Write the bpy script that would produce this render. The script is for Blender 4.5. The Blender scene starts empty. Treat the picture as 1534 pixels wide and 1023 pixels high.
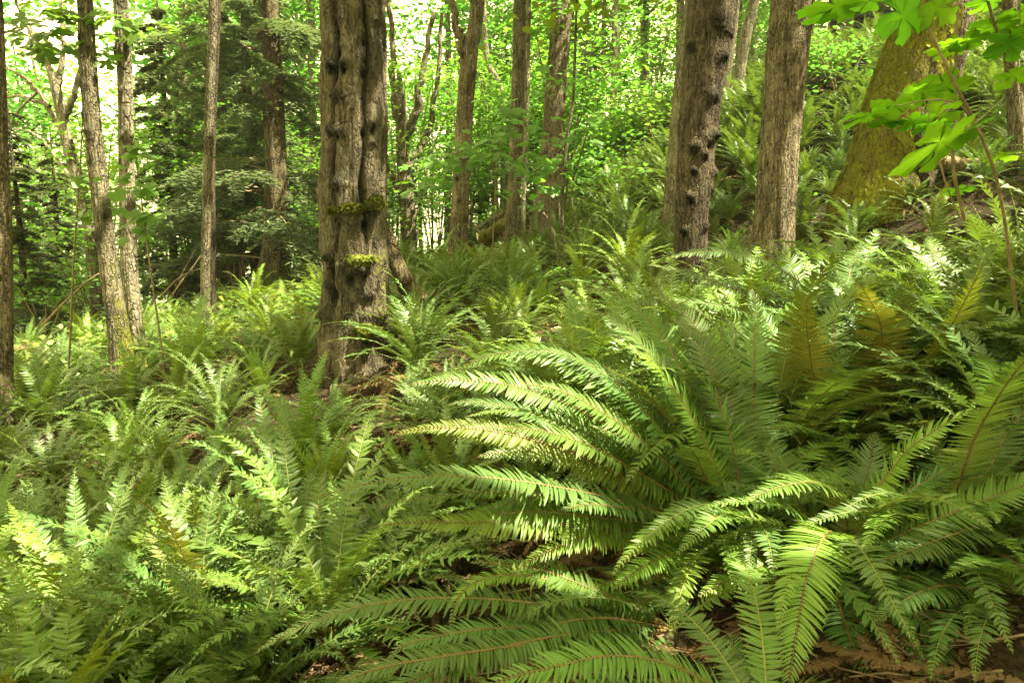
import bpy, math, random
import numpy as np
from mathutils import Vector

R = math.radians
rng = np.random.default_rng(7)
random.seed(7)
scene = bpy.context.scene
COL = scene.collection

# ------------------------------------------------------------------ camera
PW, PH = 1534.0, 1023.0
F = 1108.0                      # focal length in photo pixels (26 mm equivalent)
PITCH = R(8.0)
CAM = np.array([0.0, 0.0, 1.6])
FW = np.array([0, math.cos(PITCH), -math.sin(PITCH)])
UP = np.array([0, math.sin(PITCH), math.cos(PITCH)])
RT = np.array([1.0, 0, 0])

cd = bpy.data.cameras.new("camera")
cd.sensor_width = 36.0
cd.lens = 36.0 * F / PW
cd.clip_start = 0.05
cd.clip_end = 9000
cam = bpy.data.objects.new("camera", cd)
cam.location = CAM
cam.rotation_euler = (R(90) - PITCH, 0, 0)
COL.objects.link(cam)
scene.camera = cam


def ray(px, py):
    return FW + (px - PW / 2) / F * RT - (py - PH / 2) / F * UP


def at(px, py, Y):
    """world point seen at photo pixel (px, py), Y metres ahead of the camera"""
    d = ray(px, py)
    return CAM + d * (Y / d[1])


# ------------------------------------------------------------------ noise
def _hash(i, j, k, seed):
    h = (i * 374761393 + j * 668265263 + k * 2147483647 + seed * 974634777) & 0xFFFFFFFF
    h = ((h ^ (h >> 13)) * 1274126177) & 0xFFFFFFFF
    h = (h ^ (h >> 16)) & 0xFFFFFFFF
    return h.astype(np.float64) / 4294967295.0


def vnoise(p, seed=0):
    p = np.asarray(p, float)
    i = np.floor(p).astype(np.int64)
    f = p - i
    f = f * f * (3 - 2 * f)
    out = 0
    for dx in (0, 1):
        wx = f[..., 0] if dx else 1 - f[..., 0]
        for dy in (0, 1):
            wy = f[..., 1] if dy else 1 - f[..., 1]
            for dz in (0, 1):
                wz = f[..., 2] if dz else 1 - f[..., 2]
                out = out + wx * wy * wz * _hash(i[..., 0] + dx, i[..., 1] + dy, i[..., 2] + dz, seed)
    return out * 2 - 1


def fbm(p, octaves=4, seed=0):
    p = np.asarray(p, float)
    s, a, tot = 0, 1.0, 0
    for o in range(octaves):
        s = s + a * vnoise(p * (2 ** o) + 17.3 * o, seed + o)
        tot += a
        a *= 0.5
    return s / tot


# ------------------------------------------------------------------ terrain
def _gp(px, py, Y):
    p = at(px, py, Y)
    return (p[0], p[1], p[2])


CTRL = [(0, 0, 0.0), (-3, 0, -0.5), (3, 0, 0.8), (0, -6, -0.2), (-8, -6, -1.6), (8, -6, 2.2),
        (-0.6, 2.5, 0.02), (-2, 3, -0.22), (-4, 4, -0.45), (0.75, 2.4, 0.36), (1.9, 2.6, 0.62), (-0.1, 4.5, 0.24),
        (3.0, 3.4, 0.95), (4.6, 4.0, 1.5),
        _gp(530, 560, 7), _gp(190, 585, 8.5), _gp(312, 525, 10.5), _gp(405, 460, 16), _gp(10, 650, 7),
        _gp(30, 550, 12), _gp(690, 410, 13), _gp(765, 405, 14), _gp(815, 395, 15), _gp(640, 625, 5.2),
        _gp(1012, 345, 14), _gp(1035, 425, 9), _gp(1160, 395, 9.5), _gp(1090, 195, 20), _gp(1290, 345, 10),
        _gp(910, 215, 24), _gp(1500, 420, 7), _gp(1420, 100, 16), _gp(1560, 260, 11), _gp(1534, 60, 18),
        _gp(150, 790, 5.0), _gp(0, 540, 20), _gp(250, 480, 17), _gp(600, 402, 22), _gp(740, 345, 30),
        _gp(1160, 150, 17), _gp(1250, 85, 18), _gp(1430, 250, 9.6), _gp(930, 400, 11),
        (-18, 30, -4.0), (-8, 32, -1.5), (-40, 40, -11), (-30, 10, -7), (22, 30, 12), (14, 38, 10),
        (40, 20, 16), (0, 50, 1.5), (-20, 60, -8), (20, 60, 14), (-14, 18, -2.0)]
CT = np.array(CTRL, float)


def _tps_fit(P, lam=0.02):
    n = len(P)
    xy = P[:, :2]
    r2 = ((xy[:, None] - xy[None]) ** 2).sum(-1)
    K = np.where(r2 > 0, 0.5 * r2 * np.log(np.maximum(r2, 1e-12)), 0) + lam * np.eye(n)
    A = np.zeros((n + 3, n + 3))
    A[:n, :n] = K
    A[:n, n] = 1
    A[:n, n + 1:] = xy
    A[n, :n] = 1
    A[n + 1:, :n] = xy.T
    b = np.zeros(n + 3)
    b[:n] = P[:, 2]
    return np.linalg.solve(A, b)


_W = _tps_fit(CT, 0.6)


def ground(x, y):
    x = np.asarray(x, float)
    y = np.asarray(y, float)
    xf, yf = np.atleast_1d(x).ravel(), np.atleast_1d(y).ravel()
    cx = np.clip(xf, -45, 45)
    cy = np.clip(yf, -12, 65)
    r2 = (cx[:, None] - CT[None, :, 0]) ** 2 + (cy[:, None] - CT[None, :, 1]) ** 2
    U = np.where(r2 > 1e-9, 0.5 * r2 * np.log(np.maximum(r2, 1e-12)), 0)
    n = len(CT)
    z = U @ _W[:n] + _W[n] + _W[n + 1] * cx + _W[n + 2] * cy
    plane = np.clip(0.26 * xf, -14, 32)
    r = np.hypot(xf, yf)
    w = np.clip((r - 30) / 35, 0, 1)
    w = w * w * (3 - 2 * w)
    z = z * (1 - w) + plane * w
    P3 = np.stack([xf * 0.9, yf * 0.9, np.zeros_like(xf)], -1)
    z = z + 0.07 * fbm(P3, 3, 5)
    return z.reshape(x.shape) if x.shape else float(z[0])


def gz(x, y):
    return float(ground(np.array([x]), np.array([y]))[0])


def hit(px, py, far=60):
    d = ray(px, py)
    d = d / d[1]
    ys = np.arange(1.2, far, 0.1)
    pts = CAM + ys[:, None] * d[None]
    g = ground(pts[:, 0], pts[:, 1])
    k = np.argmax(pts[:, 2] < g)
    if not (pts[:, 2] < g).any():
        k = len(ys) - 1
    return pts[k]


# ------------------------------------------------------------------ mesh builder
class MB:
    def __init__(self):
        self.v, self.f, self.n = [], [], 0
        self.attr = {}

    def add(self, verts, faces, mat=0, smooth=True):
        verts = np.asarray(verts, np.float32).reshape(-1, 3)
        faces = np.asarray(faces, np.int64)
        if len(faces) == 0:
            return
        self.v.append(verts)
        self.f.append((faces + self.n, mat, smooth))
        self.n += len(verts)

    def transformed(self, other, M, t):
        """append the contents of another builder rotated and scaled by M and moved by t"""
        off = self.n
        for v in other.v:
            self.v.append((v @ np.asarray(M, np.float32).T + np.asarray(t, np.float32)).astype(np.float32))
        for f, m, s in other.f:
            self.f.append((f + off, m, s))
        self.n += other.n

    def mesh(self, name, mats):
        me = bpy.data.meshes.new(name)
        V = np.concatenate(self.v)
        loops = np.concatenate([f.ravel() for f, m, s in self.f])
        tot = np.concatenate([np.full(len(f), f.shape[1]) for f, m, s in self.f])
        mi = np.concatenate([np.full(len(f), m) for f, m, s in self.f])
        sm = np.concatenate([np.full(len(f), s) for f, m, s in self.f])
        start = np.concatenate([[0], np.cumsum(tot)[:-1]])
        me.vertices.add(len(V))
        me.vertices.foreach_set("co", V.ravel())
        me.loops.add(len(loops))
        me.loops.foreach_set("vertex_index", loops.astype(np.int32))
        me.polygons.add(len(tot))
        me.polygons.foreach_set("loop_start", start.astype(np.int32))
        me.polygons.foreach_set("loop_total", tot.astype(np.int32))
        me.polygons.foreach_set("material_index", mi.astype(np.int32))
        me.polygons.foreach_set("use_smooth", sm.astype(bool))
        for k, a in self.attr.items():
            at_ = me.attributes.new(k, 'FLOAT', 'POINT')
            at_.data.foreach_set("value", np.concatenate(a).astype(np.float32))
        for m in mats:
            me.materials.append(m)
        me.update(calc_edges=True)
        me.validate()
        return me


def link(name, me, parent=None, loc=None):
    o = bpy.data.objects.new(name, me)
    COL.objects.link(o)
    if loc is not None:
        o.location = loc
    if parent is not None:
        o.parent = parent
    return o


def tag(o, label, cat, group=None):
    o["label"] = label
    o["category"] = cat
    if group:
        o["group"] = group
    return o


def thing(name, label, cat, loc, rotz=0, group=None):
    o = bpy.data.objects.new(name, None)
    o.empty_display_size = 0.1
    COL.objects.link(o)
    o.location = loc
    o.rotation_euler = (0, 0, rotz)
    return tag(o, label, cat, group)


def norm(a):
    return a / np.maximum(np.linalg.norm(a, axis=-1, keepdims=True), 1e-9)


# ------------------------------------------------------------------ materials
class NT:
    def __init__(self, name):
        self.m = bpy.data.materials.new(name)
        self.m.use_nodes = True
        self.t = self.m.node_tree
        self.t.nodes.clear()
        self.out = self.n("ShaderNodeOutputMaterial")

    def n(self, t, **kw):
        nd = self.t.nodes.new(t)
        for k, v in kw.items():
            setattr(nd, k, v)
        return nd

    def l(self, a, b):
        self.t.links.new(a, b)

    def val(self, s, v):
        s.default_value = v

    def noise(self, vec, scale, detail=4, rough=0.55, dist=0.0):
        nd = self.n("ShaderNodeTexNoise")
        nd.inputs["Scale"].default_value = scale
        nd.inputs["Detail"].default_value = detail
        nd.inputs["Roughness"].default_value = rough
        nd.inputs["Distortion"].default_value = dist
        self.l(vec, nd.inputs["Vector"])
        return nd.outputs["Fac"]

    def ramp(self, fac, stops):
        nd = self.n("ShaderNodeValToRGB")
        e = nd.color_ramp.elements
        while len(e) < len(stops):
            e.new(0.5)
        for k, (p, c) in enumerate(stops):
            e[k].position = p
            e[k].color = (*c, 1) if not np.isscalar(c) else (c, c, c, 1)
        self.l(fac, nd.inputs["Fac"])
        return nd.outputs["Color"]

    def mix(self, fac, a, b, mode='MIX'):
        nd = self.n("ShaderNodeMix", data_type='RGBA', blend_type=mode)
        for s, v in ((nd.inputs[0], fac), (nd.inputs[6], a), (nd.inputs[7], b)):
            if hasattr(v, "default_value") or hasattr(v, "is_linked"):
                self.l(v, s)
            else:
                s.default_value = v if np.isscalar(v) else (*v, 1)
        return nd.outputs[2]

    def math(self, op, a, b=None, clamp=False):
        nd = self.n("ShaderNodeMath", operation=op)
        nd.use_clamp = clamp
        for s, v in ((nd.inputs[0], a), (nd.inputs[1], b)):
            if v is None:
                continue
            if np.isscalar(v):
                s.default_value = v
            else:
                self.l(v, s)
        return nd.outputs[0]

    def obj(self):
        return self.n("ShaderNodeTexCoord").outputs["Object"]

    def geo(self):
        return self.n("ShaderNodeNewGeometry")

    def scale(self, vec, s):
        nd = self.n("ShaderNodeMapping")
        nd.inputs["Scale"].default_value = s
        self.l(vec, nd.inputs["Vector"])
        return nd.outputs["Vector"]

    def bump(self, h, strength, dist):
        nd = self.n("ShaderNodeBump")
        nd.inputs["Strength"].default_value = strength
        nd.inputs["Distance"].default_value = dist
        self.l(h, nd.inputs["Height"])
        return nd.outputs["Normal"]

    def principled(self, color, rough=0.6, spec=0.4, normal=None):
        b = self.n("ShaderNodeBsdfPrincipled")
        if np.isscalar(color) or isinstance(color, tuple):
            b.inputs["Base Color"].default_value = (*color, 1)
        else:
            self.l(color, b.inputs["Base Color"])
        b.inputs["Roughness"].default_value = rough
        b.inputs["Specular IOR Level"].default_value = spec
        if normal is not None:
            self.l(normal, b.inputs["Normal"])
        return b

    def finish(self, shader):
        self.l(shader, self.out.inputs["Surface"])
        return self.m


def leaf_material(name, top, under, trans, tfac=0.35, rough=0.42, spec=0.5, vary=0.35, nscale=1.5, alt=None):
    """two-sided leaf: glossier top face, paler or browner under face, light passing through the blade"""
    n = NT(name)
    g = n.geo()
    oi = n.n("ShaderNodeObjectInfo")
    pos = g.outputs["Position"]
    isl = n.math('ADD', n.math('MULTIPLY', oi.outputs["Random"], 0.55), n.math('MULTIPLY', g.outputs["Random Per Island"], 0.45))
    big = n.noise(pos, nscale, 2)
    v = n.math('ADD', n.math('MULTIPLY', isl, 0.6), n.math('MULTIPLY', big, 0.4))
    hsv_b = n.n("ShaderNodeMapRange")
    hsv_b.inputs[1].default_value = 0.15
    hsv_b.inputs[2].default_value = 0.85
    hsv_b.inputs[3].default_value = 1 - vary
    hsv_b.inputs[4].default_value = 1 + vary
    n.l(v, hsv_b.inputs[0])
    hue = n.n("ShaderNodeMapRange")
    hue.inputs[3].default_value = 0.485
    hue.inputs[4].default_value = 0.512
    n.l(oi.outputs["Random"], hue.inputs[0])

    def varied(c):
        base = n.n("ShaderNodeRGB")
        base.outputs[0].default_value = (*c, 1)
        h = n.n("ShaderNodeHueSaturation")
        n.l(hue.outputs[0], h.inputs["Hue"])
        n.l(hsv_b.outputs[0], h.inputs["Value"])
        n.l(base.outputs[0], h.inputs["Color"])
        return h.outputs[0]

    col = n.mix(g.outputs["Backfacing"], varied(top), varied(under))
    b = n.principled(col, rough, spec)
    t = n.n("ShaderNodeBsdfTranslucent")
    n.l(varied(trans), t.inputs["Color"])
    ms = n.n("ShaderNodeMixShader")
    ms.inputs[0].default_value = tfac
    n.l(b.outputs[0], ms.inputs[1])
    n.l(t.outputs[0], ms.inputs[2])
    return n.finish(ms.outputs[0])


def simple_mat(name, c, rough=0.7, spec=0.3, vary=0.3, scale=20, bump=0.0):
    n = NT(name)
    f = n.noise(n.obj(), scale, 5)
    dark = tuple(x * (1 - vary) for x in c)
    lite = tuple(min(1, x * (1 + vary)) for x in c)
    col = n.ramp(f, [(0.3, dark), (0.7, lite)])
    nm = n.bump(f, bump, 0.02) if bump else None
    return n.finish(n.principled(col, rough, spec, nm).outputs[0])


def bark_material(name, dark, mid, lite, zs=0.22, scale=14, moss=(0.11, 0.12, 0.015), moss_noise=0.0, crack=0.6, plates=0.75):
    """furrowed bark: noise stretched along the trunk, pale lichen blotches, moss where the mesh attribute says"""
    n = NT(name)
    o = n.obj()
    st = n.scale(o, (1, 1, zs))
    f1 = n.noise(st, scale, 6, 0.62, 0.6)
    f2 = n.noise(o, 3.2, 4)
    f3 = n.noise(n.scale(o, (1, 1, 0.6)), 38, 4, 0.65)
    base = n.ramp(f1, [(0.30, dark), (0.48, mid), (0.72, lite)])
    blot = n.ramp(f2, [(0.42, 0.0), (0.62, 1.0)])
    base = n.mix(n.math('MULTIPLY', blot, 0.4), base, tuple(min(1, x * 1.2 + 0.01) for x in lite))
    vo = n.n("ShaderNodeTexVoronoi", feature='DISTANCE_TO_EDGE')
    vo.inputs["Scale"].default_value = scale * 1.5
    wob = n.n("ShaderNodeVectorMath", operation='ADD')
    nzv = n.n("ShaderNodeTexNoise")
    nzv.inputs["Scale"].default_value = 9.0
    n.l(o, nzv.inputs["Vector"])
    wsc = n.n("ShaderNodeVectorMath", operation='SCALE')
    wsc.inputs["Scale"].default_value = 0.09
    n.l(nzv.outputs["Color"], wsc.inputs[0])
    n.l(n.scale(o, (1, 1, zs)), wob.inputs[0])
    n.l(wsc.outputs[0], wob.inputs[1])
    n.l(wob.outputs[0], vo.inputs["Vector"])
    furrow = n.ramp(vo.outputs["Distance"], [(0.0, 1.0), (0.16, 0.0)])
    furrow = n.math('MULTIPLY', furrow, n.ramp(n.noise(o, 5, 3), [(0.35, 0.15), (0.6, 1.0)]))
    base = n.mix(n.math('MULTIPLY', furrow, plates), base, tuple(x * 0.5 for x in dark))
    base = n.mix(1.0, base, n.ramp(n.noise(o, 1.3, 3), [(0.3, (0.62, 0.64, 0.62)), (0.7, (1.0, 0.98, 0.94))]), 'MULTIPLY')
    base = n.mix(n.math('MULTIPLY', n.ramp(f3, [(0.34, 1.0), (0.5, 0.0)]), crack), base, tuple(x * 0.45 for x in dark))
    sc_ = n.n("ShaderNodeAttribute", attribute_name="scar")
    sn = n.noise(o, 24, 4, 0.7)
    sf = n.math('MULTIPLY', sc_.outputs["Fac"], n.math('ADD', n.math('MULTIPLY', sn, 1.4), 0.3), clamp=True)
    base = n.mix(n.math('MULTIPLY', sf, 0.85), base, tuple(x * 0.42 for x in dark))
    at_ = n.n("ShaderNodeAttribute", attribute_name="moss")
    mk = n.noise(o, 9, 5, 0.7)
    amt = n.math('ADD', at_.outputs["Fac"], n.math('MULTIPLY', n.math('SUBTRACT', mk, 0.5), 1.3))
    amt = n.math('ADD', amt, moss_noise - 0.25)
    mfac = n.ramp(amt, [(0.35, 0.0), (0.60, 1.0)])
    mcol = n.ramp(n.noise(o, 55, 4, 0.7), [(0.3, tuple(x * 0.45 for x in moss)), (0.7, tuple(x * 1.5 for x in moss))])
    col = n.mix(mfac, base, mcol)
    h = n.math('ADD', n.math('MULTIPLY', f1, 0.7), n.math('MULTIPLY', f3, 0.4))
    h = n.math('SUBTRACT', h, n.math('MULTIPLY', furrow, 0.75 * plates))
    b = n.principled(col, 0.88, 0.15, n.bump(h, 1.0, 0.045))
    return n.finish(b.outputs[0])


M = {}
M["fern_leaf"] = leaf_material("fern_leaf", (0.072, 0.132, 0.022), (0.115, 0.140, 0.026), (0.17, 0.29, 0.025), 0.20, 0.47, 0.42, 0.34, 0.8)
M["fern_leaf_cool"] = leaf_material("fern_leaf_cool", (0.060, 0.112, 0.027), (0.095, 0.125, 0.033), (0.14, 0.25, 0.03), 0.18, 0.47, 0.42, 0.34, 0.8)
M["fern_leaf_fresh_sunlit"] = leaf_material("fern_leaf_fresh_sunlit", (0.110, 0.190, 0.026), (0.170, 0.190, 0.022), (0.24, 0.37, 0.02), 0.27, 0.44, 0.5, 0.32, 0.8)  # fresh growth; also stands in for sunlight on ferns in the gaps
M["fern_leaf_old"] = leaf_material("fern_leaf_old", (0.110, 0.150, 0.024), (0.150, 0.145, 0.022), (0.24, 0.28, 0.02), 0.30, 0.5, 0.35, 0.3, 0.8)
M["rachis"] = simple_mat("rachis", (0.115, 0.075, 0.024), 0.5, 0.4, 0.3, 30)
M["rachis_green"] = simple_mat("rachis_green", (0.16, 0.17, 0.035), 0.5, 0.4, 0.3, 30)
M["dead_frond"] = leaf_material("dead_frond", (0.12, 0.075, 0.038), (0.10, 0.06, 0.030), (0.13, 0.07, 0.025), 0.15, 0.75, 0.2, 0.45, 1.5)
M["maple_leaf"] = leaf_material("maple_leaf", (0.055, 0.155, 0.024), (0.075, 0.17, 0.035), (0.13, 0.33, 0.035), 0.48, 0.45, 0.4, 0.35, 0.35)
M["maple_leaf_light"] = leaf_material("maple_leaf_light", (0.085, 0.20, 0.025), (0.10, 0.20, 0.035), (0.20, 0.39, 0.035), 0.5, 0.45, 0.4, 0.3, 0.35)
M["canopy_leaf"] = leaf_material("canopy_leaf", (0.075, 0.16, 0.022), (0.09, 0.17, 0.03), (0.26, 0.38, 0.03), 0.42, 0.45, 0.4, 0.3, 0.3)
M["needle"] = leaf_material("needle", (0.085, 0.120, 0.060), (0.105, 0.135, 0.078), (0.18, 0.24, 0.08), 0.32, 0.5, 0.35, 0.45, 0.7)
M["shrub_leaf"] = leaf_material("shrub_leaf", (0.06, 0.16, 0.026), (0.08, 0.17, 0.035), (0.18, 0.38, 0.03), 0.4, 0.4, 0.5, 0.35, 0.8)
M["near_leaf"] = leaf_material("near_leaf", (0.085, 0.22, 0.016), (0.09, 0.22, 0.018), (0.20, 0.44, 0.014), 0.5, 0.6, 0.22, 0.18, 3)
M["bark_snag"] = bark_material("bark_snag", (0.030, 0.024, 0.016), (0.098, 0.080, 0.056), (0.185, 0.155, 0.112), 0.16, 17, crack=0.8, plates=0.5)
M["bark_brown"] = bark_material("bark_brown", (0.068, 0.054, 0.036), (0.195, 0.155, 0.105), (0.32, 0.262, 0.185), 0.13, 20, crack=0.75)
M["bark_dark"] = bark_material("bark_dark", (0.026, 0.020, 0.013), (0.083, 0.063, 0.044), (0.165, 0.128, 0.09), 0.16, 18, crack=0.7)
M["bark_pale"] = bark_material("bark_pale", (0.09, 0.077, 0.055), (0.22, 0.19, 0.14), (0.36, 0.32, 0.245), 0.3, 10, crack=0.55)
M["bark_grey"] = bark_material("bark_grey", (0.065, 0.055, 0.037), (0.175, 0.15, 0.105), (0.31, 0.27, 0.20), 0.2, 18, crack=0.7)
M["bark_mossy"] = bark_material("bark_mossy", (0.05, 0.038, 0.022), (0.125, 0.095, 0.058), (0.20, 0.16, 0.10), 0.25, 13, (0.125, 0.115, 0.014), -0.12)
M["moss"] = leaf_material("moss", (0.085, 0.095, 0.012), (0.07, 0.075, 0.012), (0.13, 0.15, 0.012), 0.2, 0.85, 0.1, 0.5, 12)
M["moss_gold"] = leaf_material("moss_gold", (0.205, 0.200, 0.022), (0.15, 0.15, 0.02), (0.30, 0.31, 0.015), 0.2, 0.9, 0.08, 0.6, 5)
M["twig"] = simple_mat("twig", (0.15, 0.11, 0.065), 0.8, 0.2, 0.4, 25)
M["twig_pale"] = simple_mat("twig_pale", (0.34, 0.28, 0.18), 0.8, 0.2, 0.35, 18)
M["dead_wood"] = bark_material("dead_wood", (0.07, 0.045, 0.026), (0.2, 0.14, 0.08), (0.34, 0.26, 0.17), 0.15, 12)


def soil_material():
    n = NT("forest_soil")
    p = n.geo().outputs["Position"]
    a = n.noise(p, 2.2, 6, 0.65)
    b = n.noise(p, 26, 5, 0.7)
    c = n.noise(p, 70, 3, 0.7)
    col = n.ramp(b, [(0.3, (0.010, 0.007, 0.004)), (0.5, (0.030, 0.019, 0.011)), (0.72, (0.075, 0.048, 0.026))])
    col = n.mix(n.ramp(a, [(0.45, 0.0), (0.65, 0.6)]), col, (0.028, 0.034, 0.010))
    col = n.mix(n.math('MULTIPLY', n.ramp(c, [(0.58, 0.0), (0.68, 1.0)]), 0.5), col, (0.11, 0.072, 0.04))
    h = n.math('ADD', n.math('MULTIPLY', b, 0.7), n.math('MULTIPLY', c, 0.4))
    return n.finish(n.principled(col, 0.92, 0.15, n.bump(h, 1.0, 0.06)).outputs[0])


M["soil"] = soil_material()
M["litter"] = leaf_material("litter", (0.075, 0.048, 0.026), (0.065, 0.040, 0.022), (0.12, 0.065, 0.025), 0.1, 0.85, 0.12, 0.75, 5.0)
nw = NT("sea_water")
M["sea"] = nw.finish(nw.principled((0.02, 0.035, 0.035), 0.18, 0.5, nw.bump(nw.noise(nw.geo().outputs["Position"], 0.35, 4), 0.4, 0.4)).outputs[0])

# ------------------------------------------------------------------ ground and sea
def warp(n, lo, hi, c, s):
    a, b = math.asinh((lo - c) / s), math.asinh((hi - c) / s)
    return c + s * np.sinh(np.linspace(a, b, n))


gx = warp(300, -330, 330, 0.5, 9.0)
gy = warp(300, -60, 420, 4.0, 9.0)
GX, GY = np.meshgrid(gx, gy)
GZ = ground(GX.ravel(), GY.ravel())
mb = MB()
idx = np.arange(len(gx) * len(gy)).reshape(len(gy), len(gx))
mb.add(np.stack([GX.ravel(), GY.ravel(), GZ], -1),
       np.stack([idx[:-1, :-1], idx[:-1, 1:], idx[1:, 1:], idx[1:, :-1]], -1).reshape(-1, 4))
g = link("ground", mb.mesh("ground", [M["soil"]]))
g["kind"] = "structure"
mb = MB()
mb.add([(-400, -150, -12), (400, -150, -12), (400, 500, -12), (-400, 500, -12)], [(0, 1, 2, 3)])
s = link("water", mb.mesh("water", [M["sea"]]))
s["kind"] = "structure"

hz = NT("haze_air")
pv = hz.n("ShaderNodeVolumePrincipled")
pv.inputs["Color"].default_value = (0.93, 0.95, 0.86, 1)
pv.inputs["Density"].default_value = 0.0007
pv.inputs["Anisotropy"].default_value = 0.3
hz.l(pv.outputs[0], hz.out.inputs["Volume"])
mb = MB()
cxy = [(-410, -160), (410, -160), (410, 510), (-410, 510)]
mb.add([(x, y, z) for z in (-17, 66) for x, y in cxy], [(0, 3, 2, 1), (4, 5, 6, 7), (0, 1, 5, 4), (1, 2, 6, 5), (2, 3, 7, 6), (3, 0, 4, 7)], 0, False)
ho = link("haze", mb.mesh("haze", [hz.m]))
ho["kind"] = "stuff"
tag(ho, "thin pale woodland haze softening the far trees", "haze")

# ------------------------------------------------------------------ light
SUN_EL, SUN_DIR = R(60), norm(np.array([0.90, -0.25]))
SUNV = np.array([SUN_DIR[0] * math.cos(SUN_EL), SUN_DIR[1] * math.cos(SUN_EL), math.sin(SUN_EL)])
sl = bpy.data.lights.new("sun", 'SUN')
sl.energy = 4.2
sl.angle = R(0.5)
sl.color = (1.0, 0.92, 0.62)
so = bpy.data.objects.new("sun", sl)
so.rotation_euler = Vector(SUNV).to_track_quat('Z', 'Y').to_euler()
so.location = (20, -6, 40)
COL.objects.link(so)

w = bpy.data.worlds.new("World")
scene.world = w
w.use_nodes = True
wt = w.node_tree
wt.nodes.clear()
sky = wt.nodes.new("ShaderNodeTexSky")
sky.sky_type = 'NISHITA'
sky.sun_disc = False
sky.sun_elevation = SUN_EL
sky.sun_rotation = math.atan2(SUN_DIR[0], SUN_DIR[1])
sky.air_density = 1.0
sky.dust_density = 3.0
# thin bright cloud over the blue: a high milky overcast with soft structure
tc = wt.nodes.new("ShaderNodeTexCoord")
nz = wt.nodes.new("ShaderNodeTexNoise")
nz.inputs["Scale"].default_value = 2.2
nz.inputs["Detail"].default_value = 5
wt.links.new(tc.outputs["Generated"], nz.inputs["Vector"])
rp = wt.nodes.new("ShaderNodeValToRGB")
rp.color_ramp.elements[0].position = 0.25
rp.color_ramp.elements[0].color = (0.88, 0.88, 0.88, 1)
rp.color_ramp.elements[1].position = 0.60
rp.color_ramp.elements[1].color = (1, 1, 1, 1)
wt.links.new(nz.outputs["Fac"], rp.inputs["Fac"])
mx = wt.nodes.new("ShaderNodeMix")
mx.data_type = 'RGBA'
mx.inputs[7].default_value = (5.0, 4.6, 1.9, 1)
wt.links.new(rp.outputs["Color"], mx.inputs[0])
wt.links.new(sky.outputs["Color"], mx.inputs[6])
bg = wt.nodes.new("ShaderNodeBackground")
bg.inputs["Strength"].default_value = 0.135
wt.links.new(mx.outputs[2], bg.inputs["Color"])
wo = wt.nodes.new("ShaderNodeOutputWorld")
wt.links.new(bg.outputs[0], wo.inputs["Surface"])

vs = scene.view_settings
vs.view_transform = 'Standard'
vs.look = 'None'
vs.gamma = 1.0
vs.exposure = 2.9

# ------------------------------------------------------------------ curve helpers
def bezier(p0, p1, p2, n):
    t = np.linspace(0, 1, n)[:, None]
    return (1 - t) ** 2 * p0 + 2 * t * (1 - t) * p1 + t * t * p2


def catmull(P, n):
    P = np.asarray(P, float)
    if len(P) == 2:
        t = np.linspace(0, 1, n)[:, None]
        return P[0] * (1 - t) + P[1] * t
    Q = np.vstack([2 * P[0] - P[1], P, 2 * P[-1] - P[-2]])
    m = len(P) - 1
    u = np.linspace(0, m, n)
    k = np.minimum(u.astype(int), m - 1)
    f = (u - k)[:, None]
    a, b, c, d = Q[k], Q[k + 1], Q[k + 2], Q[k + 3]
    return 0.5 * (2 * b + (c - a) * f + (2 * a - 5 * b + 4 * c - d) * f ** 2 + (3 * b - a - 3 * c + d) * f ** 3)


def tube(mb, path, radii, sides=6, mat=0):
    path = np.asarray(path, float)
    n = len(path)
    T = norm(np.gradient(path, axis=0))
    ref = np.array([0.31, 0.22, 0.92]) if abs(T[:, 2]).mean() < 0.8 else np.array([1.0, 0.1, 0.0])
    A = norm(np.cross(T, ref))
    B = np.cross(T, A)
    th = np.linspace(0, 2 * np.pi, sides, endpoint=False)
    rad = np.asarray(radii, float).reshape(-1, 1, 1) * np.ones((n, 1, 1))
    V = path[:, None] + rad * (np.cos(th)[None, :, None] * A[:, None] + np.sin(th)[None, :, None] * B[:, None])
    i = np.arange(n * sides).reshape(n, sides)
    j = np.roll(i, -1, axis=1)
    Fq = np.stack([i[:-1], j[:-1], j[1:], i[1:]], -1).reshape(-1, 4)
    mb.add(V.reshape(-1, 3), Fq, mat)


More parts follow.
